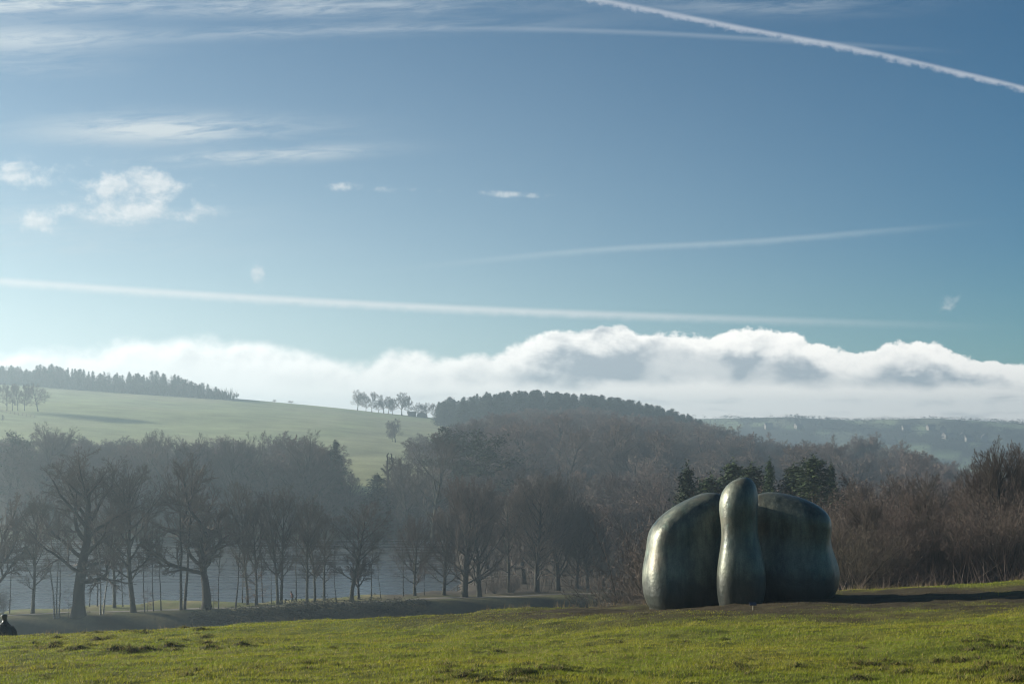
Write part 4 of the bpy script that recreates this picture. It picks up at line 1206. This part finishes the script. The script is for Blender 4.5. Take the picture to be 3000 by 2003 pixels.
# taller bare trees at right
for u, Y, vt, key, w, label in (
    (2585, 95, 1345, 'pole2', 0.9, 'single thin tree with a forked top above the thicket'),
    (2720, 100, 1375, 'ash', 0.8, 'bare tree rising from the thicket left of the big right-hand tree'),
    (2540, 74, 1440, 'beech2', 0.75, 'small dark bare tree at the front of the thicket'),
    (2700, 78, 1430, 'beech', 0.75, 'small red-brown bare tree at the front of the thicket'),
    (2790, 80, 1440, 'ash', 0.9, 'small open-crowned bare tree before the tall right-hand trees'),
    (2480, 104, 1400, 'ash2', 0.8, 'bare tree rising from the thicket just right of the pine group'),
    (2650, 108, 1390, 'ash', 0.9, 'bare tree in the thicket right of the thin forked-top tree'),
    (2785, 104, 1400, 'ash2', 0.85, 'low bare tree in the dip of the thicket skyline'),
    (2830, 90, 1385, 'pole', 1.1, 'thin bare tree at the left foot of the tall right-hand trees'),
    (2885, 82, 1322, 'beech2', 0.6, 'bare tree leaning on the left side of the tallest right-hand tree'),
    (2945, 80, 1270, 'beech2', 0.70, 'tallest bare tree near the right edge with many upright stems'),
    (3000, 84, 1285, 'beech', 0.7, 'tall bare tree touching the right edge'),
    (3060, 84, 1300, 'beech2', 0.8, 'bare tree mostly outside the right edge'),
    (2915, 92, 1360, 'pole', 1.0, 'slim dark trunk between the right-hand trees'),
    (2965, 96, 1380, 'pole2', 1.0, 'thin trunk behind the tallest right-hand tree')):
    near_plant(key, u, Y, vt, label, w, 'bare_tree', 'tree', 'tall trees at the right edge')

# undergrowth between the trunks (nobody could count it)
def undergrowth(name, label, pts, h0, h1, wd, m, per=7, lean=0.28):
    P = np.repeat(np.array(pts), per, 0); n = len(P)
    P = P + npr.normal(0, 1.6, (n, 2)); X, Y = P[:, 0], P[:, 1]; Z = gzs(X, Y)
    a = npr.uniform(0, 6.28, n); h = npr.uniform(h0, h1, n)
    V = np.zeros((n, 3, 3))
    V[:, 0] = np.stack([X - wd * np.cos(a), Y - wd * np.sin(a), Z - 0.3], -1)
    V[:, 1] = np.stack([X + wd * np.cos(a), Y + wd * np.sin(a), Z - 0.3], -1)
    V[:, 2] = np.stack([X + npr.normal(0, lean, n) * h, Y + npr.normal(0, lean, n) * h, Z + h], -1)
    V = V.reshape(-1, 3)
    o = link(name, np_mesh(name, V, np.arange(len(V)).reshape(-1, 3), M[m], False))
    tag(o, label, 'undergrowth', kind='stuff')
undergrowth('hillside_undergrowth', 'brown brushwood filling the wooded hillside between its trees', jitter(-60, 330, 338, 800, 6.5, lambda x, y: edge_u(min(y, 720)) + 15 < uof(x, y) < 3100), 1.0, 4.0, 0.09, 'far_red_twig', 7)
undergrowth('ridge_undergrowth', 'brushwood under the tree belt on the left skyline', jitter(-375, -170, 868, 915, 5.0, lambda x, y: -90 < uof(x, y) < 680), 3, 8, 0.25, 'conifer', 8)
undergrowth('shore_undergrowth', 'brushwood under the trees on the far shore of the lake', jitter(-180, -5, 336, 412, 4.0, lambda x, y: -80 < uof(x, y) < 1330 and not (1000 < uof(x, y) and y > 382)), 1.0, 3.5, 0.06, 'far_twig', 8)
undergrowth('copse_undergrowth', 'dark brushwood filling the copse behind the thicket', jitter(-2, 150, 205, 335, 5.0, lambda x, y: 1430 < uof(x, y) < 3100) + jitter(15, 90, 112, 205, 4.0, lambda x, y: 1880 < uof(x, y) < 3100), 1.5, 5.0, 0.045, 'twig', 9)
undergrowth('thicket_undergrowth', 'dense brushwood at the foot of the thicket behind the lawn', jitter(8, 50, 60, 116, 1.4, lambda x, y: 2000 < uof(x, y) < 3100), 0.4, 1.7, 0.016, 'twig', 14, 0.9)

# bramble along the lip of the bank
def bramble():
    V, V2 = [], []
    rg = random.Random(5)
    n = 5200
    us = npr.uniform(560, 1260, n); Y = plateau_edge(px(us, 185.0)) + npr.normal(-0.9, 1.0, n); X = px(us, Y)
    Z = gzs(X, Y) + np.abs(npr.normal(0, 0.55, n)) * np.sin(np.pi * (us - 560) / 700) ** 0.5 * (0.55 + 0.9 * vnoise(us * 0.042, us * 0 + 0.5, 3))
    for p in zip(X.tolist(), Y.tolist(), Z.tolist()): V += leaf_tris(rg, [(p, 1)], 2, 0.12, 0.26)
    o = link('bramble_hedge', np_mesh('bramble_hedge', V, np.arange(len(V)).reshape(-1, 3), M['bramble'], False))
    tag(o, 'low tangled bramble hedge along the lip of the shaded bank', 'hedge')
bramble()

# ------------------------------------------------------------------ fences
def box_mesh(name, sx, sy, sz, m, bev=0.01):
    bm = bmesh.new(); bmesh.ops.create_cube(bm, size=1)
    bmesh.ops.scale(bm, vec=(sx, sy, sz), verts=bm.verts)
    if bev: bmesh.ops.bevel(bm, geom=list(bm.edges), offset=bev, segments=1, affect='EDGES')
    me = bpy.data.meshes.new(name); bm.to_mesh(me); bm.free(); me.materials.append(m)
    return me
POST = box_mesh('fence_post', 0.13, 0.13, 1.45, M['wood'])
def fence(points, label, rails=(0.45, 0.85, 1.2), name='rail_fence'):
    x0, y0 = points[0]
    o = empty(name, (x0, y0, gz(x0, y0)))
    P = [Vector((x - x0, y - y0, gz(x, y) - gz(x0, y0))) for x, y in points]
    for p in P: link('post', POST, o, p + Vector((0, 0, 0.55)))
    for i in range(len(P) - 1):
        for h in rails:
            segs = [(tuple(P[i] + Vector((0, -0.09, h))), tuple(P[i + 1] + Vector((0, -0.09, h))), 0.05, 0.05, 0)]
            link('rail', seg_mesh('rail', segs, [M['wood']]), o)
    tag(o, label, 'fence')
fence([(px(u, Y), Y) for u, Y in ((1745, 158), (1775, 162), (1805, 167), (1835, 172), (1865, 177), (1900, 178), (1940, 179), (1980, 179))],
      'wooden rail fence curving behind the lawn at the left foot of the sculpture')
fence([(px(u, 214 + i * 0.8), 214 + i * 0.8) for i, u in enumerate(range(1290, 1900, 50))], 'long wooden rail fence running behind the tree pairs')
fence([(px(u, Y), Y) for u, Y in zip(range(-30, 110, 12), np.linspace(610, 590, 12))], 'pale thin fence crossing the pasture at the left edge')

# ------------------------------------------------------------------ barn, farmhouses, far hedges
def prism_roof(name, w, d, h, oh, m):
    v = [(-w / 2 - oh, -d / 2 - oh, 0), (w / 2 + oh, -d / 2 - oh, 0), (w / 2 + oh, d / 2 + oh, 0), (-w / 2 - oh, d / 2 + oh, 0), (-w / 2 - oh, 0, h), (w / 2 + oh, 0, h)]
    me = bpy.data.meshes.new(name); me.from_pydata(v, [], [(0, 1, 5, 4), (2, 3, 4, 5), (0, 4, 3), (1, 2, 5), (0, 3, 2, 1)]); me.materials.append(m); me.update()
    return me
def house(name, x, y, w, d, hw, hr, rz, label, cat, wallm='stone_wall', group=None, chimney=True):
    o = empty(name, (x, y, gz(x, y) - 0.4), rz)
    wall = link('wall', box_mesh('house_wall', w, d, hw + 0.8, M[wallm], 0), o, (0, 0, (hw + 0.8) / 2))
    rf = link('roof', prism_roof('house_roof', w, d, hr, 0.35, M['slate']), o, (0, 0, hw + 0.81))
    if chimney: link('chimney', box_mesh('chimney', 0.7, 0.7, 1.6, M[wallm], 0), rf, (w * 0.3, 0, hr))
    if chimney:
        for sx in (-0.28, 0.28):
            link('window', box_mesh('house_window', 1.0, 0.12, 1.2, M['slate'], 0), o, (sx * w, -d / 2 - 0.03, hw * 0.65))
        link('door', box_mesh('house_door', 1.0, 0.12, 2.0, M['slate'], 0), o, (0, -d / 2 - 0.03, 1.6))
    tag(o, label, cat, group)
x = px(1215, 893)
house('barn', x - 1.5, 888, 5.0, 4.0, 1.0, 1.5, R(8), 'dark low barn roof among the skyline trees, left one', 'barn', 'barn', chimney=False)
house('barn', px(1236, 886), 886, 4.5, 5.5, 1.0, 1.9, R(80), 'dark gabled barn among the skyline trees, right one', 'barn', 'barn', chimney=False)
for u, v, rz, lab in ((2727, 1260, 0.2, 'white farmhouse high on the far valley side'), (2763, 1268, 1.2, 'pale cottage by the bright strip field across the valley'),
                      (2773, 1285, 0.5, 'small white house left of the tall gabled one across the valley'), (2789, 1287, 1.3, 'narrow pale house between two white houses across the valley'),
                      (2820, 1289, 1.45, 'tall white gabled house across the valley'), (2884, 1293, 1.4, 'right-hand white gabled house across the valley'),
                      (2839, 1293, 0.1, 'low pale house between the two gabled houses'), (2655, 1262, 0.0, 'low pale farm building left of the white farmhouse'),
                      (2340, 1257, 0.3, 'tiny white house near the pine hill across the valley'), (2252, 1256, 0.1, 'tiny pale house closest to the pine hill')):
    x, y = hit(u, v, 1080, 1680, 1500)
    house('farmhouse', x, y, 8, 6, 3.6 if rz < 1 else 4.8, 2.6, rz, lab, 'house', group='houses across the valley')
def far_hedges():
    V = []; rg = random.Random(77)
    lines = []
    for _ in range(110):
        x0, y0 = rg.uniform(100, 720), rg.uniform(1080, 1640)
        if rg.random() < 0.7: lines.append((x0, y0, x0 + rg.uniform(40, 180), y0 + rg.uniform(-30, 30)))
        else: lines.append((x0, y0, x0 + rg.uniform(-30, 30), y0 + rg.uniform(40, 160)))
    Q = []
    for (a, b, c, d) in lines:
        L = math.hypot(c - a, d - b); k = int(L / 3)
        for i in range(k):
            t = i / k; h = rg.uniform(2.0, 6.0)
            Q.append((a + (c - a) * t + rg.gauss(0, 2), b + (d - b) * t + rg.gauss(0, 2), h * 0.45, 5, h * 0.30, 1.8, 0.8))
    for _ in range(60):
        x, y = rg.uniform(100, 720), rg.uniform(1080, 1650)
        for i in range(26): Q.append((x + rg.gauss(0, 30), y + rg.gauss(0, 10), 3, 8, 1.9, 2.4, 0.8))
    for k in range(260):                                             # plantations on the far ridge
        x = 330 + 18 * (k % 7) + rg.gauss(0, 16) + 150 * (k % 3 == 0); y = 1672 + rg.gauss(0, 9)
        Q.append((x, y, 1.0, 6, 1.5, 1.8, 0.7))
    Z = gzs([q[0] for q in Q], [q[1] for q in Q])
    for q, z in zip(Q, Z): V += leaf_tris(rg, [((q[0], q[1], z + q[2]), 1)], q[3], q[4], q[5], q[6])
    o = link('far_hedgerows', np_mesh('far_hedgerows', V, np.arange(len(V)).reshape(-1, 3), M['hedge_far'], False))
    tag(o, 'hazy hedgerows and copses spread over the far valley side', 'hedgerow', kind='stuff')
far_hedges()

# ------------------------------------------------------------------ sculpture: three plain smooth standing bronze forms
def loft(name, rings, m, k=56, cap=True):
    """rings: (z, cx, cy, a, b, power)"""
    V, F = [], []
    for (z, cx, cy, a, b, p) in rings:
        for i in range(k):
            t = 2 * math.pi * i / k; c, s = math.cos(t), math.sin(t)
            V.append((cx + a * math.copysign(abs(c) ** (2 / p), c), cy + b * math.copysign(abs(s) ** (2 / p), s), z))
    n = len(rings)
    for j in range(n - 1):
        for i in range(k):
            F.append((j * k + i, j * k + (i + 1) % k, (j + 1) * k + (i + 1) % k, (j + 1) * k + i))
    V.append((rings[-1][1], rings[-1][2], rings[-1][0])); 
    me = bpy.data.meshes.new(name)
    F += [((n - 1) * k + i, (n - 1) * k + (i + 1) % k, len(V) - 1) for i in range(k)]
    me.from_pydata(V, [], F); me.materials.append(m)
    me.polygons.foreach_set('use_smooth', [True] * len(F)); me.update()
    return me

def form_mesh(W, D, H, seed, slope=0.0, lean=0.0, waist=0.0, belly=0.0, pw=2.6, nz=60, k=72):
    """a smooth upright boulder-like form: rounded foot and crown, uneven swellings, sloping top"""
    rg = random.Random(seed)
    ph = [rg.uniform(0, 6.28) for _ in range(8)]
    V, F = [], []
    for j in range(nz + 1):
        t = j / nz
        e = math.sin(math.pi * (t - 0.5)) * 0.5 + 0.5           # denser rings near the ends
        zz = -0.04 + 1.04 * e
        f = (1 - abs(2 * max(zz, 0.0) - 1) ** 4.2) ** (1 / 2.4) if zz > 0.5 else 1.0
        g = 0.90 + 0.10 * min(1, max(0, zz) / 0.12) ** 0.5
        prof = 1 - waist * math.exp(-((zz - 0.58) / 0.2) ** 2) + belly * math.exp(-((zz - 0.22) / 0.2) ** 2)
        for i in range(k):
            th = 2 * math.pi * i / k; c, s_ = math.cos(th), math.sin(th)
            w = 1 + 0.05 * math.sin(2 * th + ph[0] + 2.2 * zz) + 0.04 * math.sin(3 * th + ph[1] - 3.0 * zz) + 0.05 * math.sin(th + ph[2] + 4.0 * zz)
            x = W / 2 * f * g * prof * w * math.copysign(abs(c) ** (2 / pw), c)
            y = D / 2 * f * g * prof * w * math.copysign(abs(s_) ** (2 / pw), s_)
            z = H * zz * (1 + slope * x / W * max(0, zz)) 
            V.append((x + lean * zz * zz, y, z))
    for j in range(nz):
        for i in range(k): F.append((j * k + i, j * k + (i + 1) % k, (j + 1) * k + (i + 1) % k, (j + 1) * k + i))
    me = bpy.data.meshes.new('form'); me.from_pydata(V, [], F); me.materials.append(M['bronze'])
    me.polygons.foreach_set('use_smooth', [True] * len(F)); me.update()
    return me

def sculpture():
    cx, cy = px(2170, 42.3), 42.3
    o = empty('bronze_sculpture', (cx, cy, gz(cx, cy)))
    s = 42.3 / FPX
    parts = [
        # u centre, dy, rotation, shape, label
        (2015, 0.45, 0.25, form_mesh(2.35, 1.6, 3.28, 4, 0.30, 0.24, 0.06, 0.02, 3.2), 'broad left form of the bronze with sloping top'),
        (2150, -0.95, -0.2, form_mesh(1.30, 1.15, 3.66, 9, 0.10, 0.02, 0.16, 0.10, 2.3), 'tall narrow middle form of the bronze'),
        (2330, 0.55, -0.3, form_mesh(2.55, 1.7, 3.16, 15, -0.16, -0.15, 0.10, 0.10, 2.9), 'rounded right form of the bronze')]
    for u, dy, rz, me, lab in parts:
        x = px(u, cy) - cx
        f = link('form', me, o, (x, dy, gz(cx + x, cy + dy) - gz(cx, cy)))
        f.rotation_euler = (0, 0, rz); f['label'] = lab
    tag(o, 'large weathered green-grey bronze of smooth rounded standing forms on the lawn', 'sculpture')
sculpture()

# small label post in front
def sign():
    x, y = hit(2206, 1786, 30, 46)
    z = gz(x, y)
    o = empty('label_post', (x, y, z))
    link('post', box_mesh('sign_post', 0.02, 0.02, 0.16, M['post'], 0.002), o, (0, 0, 0.07))
    p = link('panel', box_mesh('sign_panel', 0.19, 0.12, 0.012, M['sign'], 0.003), o, (0, 0, 0.165)); p.rotation_euler = (R(38), 0, 0)
    tag(o, 'small dark tilted label plate on a short post before the sculpture', 'sign')
sign()

# dark figure at the left edge
def statue():
    Y = 49.0; x = px(14, Y); zg = gz(x, Y); s = Y / FPX
    o = empty('bronze_figure', (x, Y, zg))
    top = pz(1797, Y) - zg
    zb = lambda v: pz(v, Y) - zg
    rings = [(-0.1, 0, 0, 0.46, 0.36, 2), (0.35, 0, 0, 0.44, 0.34, 2.2), (zb(1858), 0.0, 0, 0.36, 0.26, 2.2), (zb(1845), 0, 0, 0.325, 0.23, 2.2), (zb(1835), 0, 0, 0.27, 0.20, 2.1),
             (zb(1828), 0, 0, 0.20, 0.16, 2), (zb(1822), 0.005, 0, 0.12, 0.12, 2), (zb(1818), 0.01, 0, 0.078, 0.085, 2), (zb(1813), 0.01, -0.01, 0.075, 0.085, 2), (zb(1811), 0.01, -0.012, 0.066, 0.08, 2)]
    rings.sort(key=lambda r: r[0])
    link('body', loft('figure_body', rings, M['dark_bronze'], 32), o)
    hd = [(zb(1815), 0.01, -0.01, 0.066, 0.075, 2.2), (zb(1811), 0.005, -0.015, 0.078, 0.095, 2.4), (zb(1806), 0.0, -0.02, 0.085, 0.105, 2.6), (zb(1802), -0.003, -0.02, 0.09, 0.11, 2.8), (zb(1799), -0.003, -0.02, 0.085, 0.10, 2.6), (zb(1797.6), 0.0, -0.02, 0.06, 0.075, 2.2), (zb(1797), 0.0, -0.02, 0.01, 0.01, 2)]
    link('head', loft('figure_head', hd, M['dark_bronze'], 28), o)
    for sx in (-1, 1):
        segs = [((sx * 0.24, 0, zb(1836)), (sx * 0.36, -0.03, zb(1850)), 0.085, 0.08, 0), ((sx * 0.36, -0.03, zb(1850)), (sx * 0.42, -0.10, zb(1875)), 0.08, 0.06, 0)]
        link('arm', seg_mesh('figure_arm', segs, [M['dark_bronze']], thick=0.01), o)
    tag(o, 'dark glossy figure with a blocky head rising behind the grass at the left edge', 'statue')
statue()

# walker by the water, in profile, facing left
def walker():
    x, y = hit(856, 1765, 160, 215)
    y = float(plateau_edge(x)) + 5.0; x = px(857, y)
    z = gz(x, y)
    o = empty('person', (x, y, z + 0.02), R(8))
    # body: one continuous skinned figure; x is forward (left in view) negative
    J = dict(pel=(0.0, 0, 0.93), spine=(-0.03, 0, 1.15), chest=(-0.10, 0, 1.36), neck=(-0.16, 0, 1.50), head=(-0.20, 0, 1.62), crown=(-0.205, 0, 1.72),
             hl=(0.0, -0.09, 0.90), kl=(-0.14, -0.09, 0.50), al=(-0.05, -0.09, 0.09), tl=(-0.20, -0.09, 0.04),
             hr=(0.0, 0.09, 0.90), kr=(0.06, 0.09, 0.49), ar=(0.22, 0.09, 0.10), tr=(0.09, 0.09, 0.04),
             sl=(-0.12, -0.18, 1.40), el=(-0.06, -0.23, 1.12), wl=(-0.24, -0.20, 0.93), fl=(-0.31, -0.19, 0.90),
             sr=(-0.12, 0.18, 1.40), er=(-0.04, 0.23, 1.12), wr=(-0.20, 0.20, 0.92), fr=(-0.27, 0.19, 0.89))
    Rr = dict(pel=.14, spine=.13, chest=.15, neck=.06, head=.10, crown=.075, hl=.10, kl=.065, al=.045, tl=.035, hr=.10, kr=.065, ar=.045, tr=.035,
              sl=.07, el=.05, wl=.033, fl=.03, sr=.07, er=.05, wr=.033, fr=.03)
    Ed = [('pel', 'spine'), ('spine', 'chest'), ('chest', 'neck'), ('neck', 'head'), ('head', 'crown'), ('pel', 'hl'), ('hl', 'kl'), ('kl', 'al'), ('al', 'tl'), ('pel', 'hr'), ('hr', 'kr'), ('kr', 'ar'), ('ar', 'tr'),
          ('chest', 'sl'), ('sl', 'el'), ('el', 'wl'), ('wl', 'fl'), ('chest', 'sr'), ('sr', 'er'), ('er', 'wr'), ('wr', 'fr')]
    ks = list(J); me = bpy.data.meshes.new('person_body')
    me.from_pydata([J[k] for k in ks], [(ks.index(a), ks.index(b)) for a, b in Ed], []); me.materials.append(M['trousers'])
    b = link('body', me, o)
    b.modifiers.new('skin', 'SKIN'); sd = b.modifiers.new('sub', 'SUBSURF'); sd.levels = 1; sd.render_levels = 1
    for i, k in enumerate(ks):
        me.skin_vertices[0].data[i].radius = (Rr[k], Rr[k]); me.skin_vertices[0].data[i].use_root = (k == 'pel')
    jk = loft('jacket', [(0.88, 0.0, 0, 0.165, 0.20, 2.2), (1.05, -0.015, 0, 0.16, 0.19, 2.2), (1.22, -0.05, 0, 0.165, 0.205, 2.2), (1.36, -0.10, 0, 0.17, 0.225, 2.2), (1.44, -0.13, 0, 0.14, 0.20, 2.1), (1.50, -0.155, 0, 0.085, 0.10, 2)], M['coat'], 20)
    link('jacket', jk, o)
    for sy in (-1, 1):
        link('sleeve', seg_mesh('sleeve', [((-0.12, sy * 0.18, 1.41), (-0.06, sy * 0.235, 1.12), 0.085, 0.068, 0), ((-0.06, sy * 0.235, 1.12), (-0.22, sy * 0.205, 0.95), 0.066, 0.05, 0)], [M['coat']], thick=0.01), o)
    link('face', loft('face', [(1.53, -0.20, 0, 0.07, 0.06, 2), (1.58, -0.212, 0, 0.098, 0.078, 2), (1.64, -0.215, 0, 0.105, 0.084, 2), (1.69, -0.21, 0, 0.09, 0.075, 2)], M['skin'], 16), o)
    link('hair', loft('hair', [(1.56, -0.165, 0, 0.10, 0.088, 2), (1.64, -0.18, 0, 0.112, 0.096, 2), (1.70, -0.19, 0, 0.112, 0.092, 2), (1.75, -0.195, 0, 0.07, 0.06, 2), (1.765, -0.195, 0, 0.01, 0.01, 2)], M['hair'], 16), o)
    for sx, sy in ((-0.12, -0.09), (0.16, 0.09)):
        link('boot', loft('boot', [(0.0, sx, sy, 0.14, 0.055, 2.5), (0.05, sx, sy, 0.135, 0.052, 2.3), (0.10, sx + 0.04, sy, 0.075, 0.05, 2), (0.20, sx + 0.07, sy, 0.055, 0.05, 2)], M['boot'], 16), o)
    tag(o, 'person in a rust-brown top walking left along the lake path', 'person')
    # waymarker beside
    xs = px(833, y - 1.5); ys = y - 1.5
    w = empty('marker_post', (xs, ys, gz(xs, ys)))
    link('post', seg_mesh('marker_pole', [((0, 0, -0.2), (0.12, 0, 0.75), 0.04, 0.035, 0)], [M['wood']]), w)
    p = link('panel', box_mesh('marker_panel', 0.22, 0.05, 0.36, M['sign'], 0.006), w, (0.16, -0.05, 0.80)); p.rotation_euler = (0, R(20), 0)
    tag(w, 'small dark tilted notice on a thin post behind the walker', 'sign')
walker()

# ------------------------------------------------------------------ haze
def haze():
    x0, x1, y0, y1, z0, z1 = -1500, 1500, -120, 2180, -56, 60
    v = [(x0, y0, z0), (x1, y0, z0), (x1, y1, z0), (x0, y1, z0), (x0, y0, z1), (x1, y0, z1), (x1, y1, z1), (x0, y1, z1)]
    me = bpy.data.meshes.new('haze'); me.from_pydata(v, [], [(0, 3, 2, 1), (4, 5, 6, 7), (0, 1, 5, 4), (1, 2, 6, 5), (2, 3, 7, 6), (3, 0, 4, 7)])
    m = bpy.data.materials.new('haze_air'); m.use_nodes = True; nt = m.node_tree; nt.nodes.clear()
    pv = nt.nodes.new('ShaderNodeVolumePrincipled')
    pv.inputs['Color'].default_value = (0.66, 0.86, 1.0, 1); pv.inputs['Density'].default_value = HAZE_D; pv.inputs['Anisotropy'].default_value = 0.6
    out = nt.nodes.new('ShaderNodeOutputMaterial'); nt.links.new(pv.outputs[0], out.inputs['Volume'])
    me.materials.append(m)
    tag(link('haze', me), 'thin pale winter haze filling the valley', 'haze', kind='stuff')
HAZE_D = 0.00068
haze()
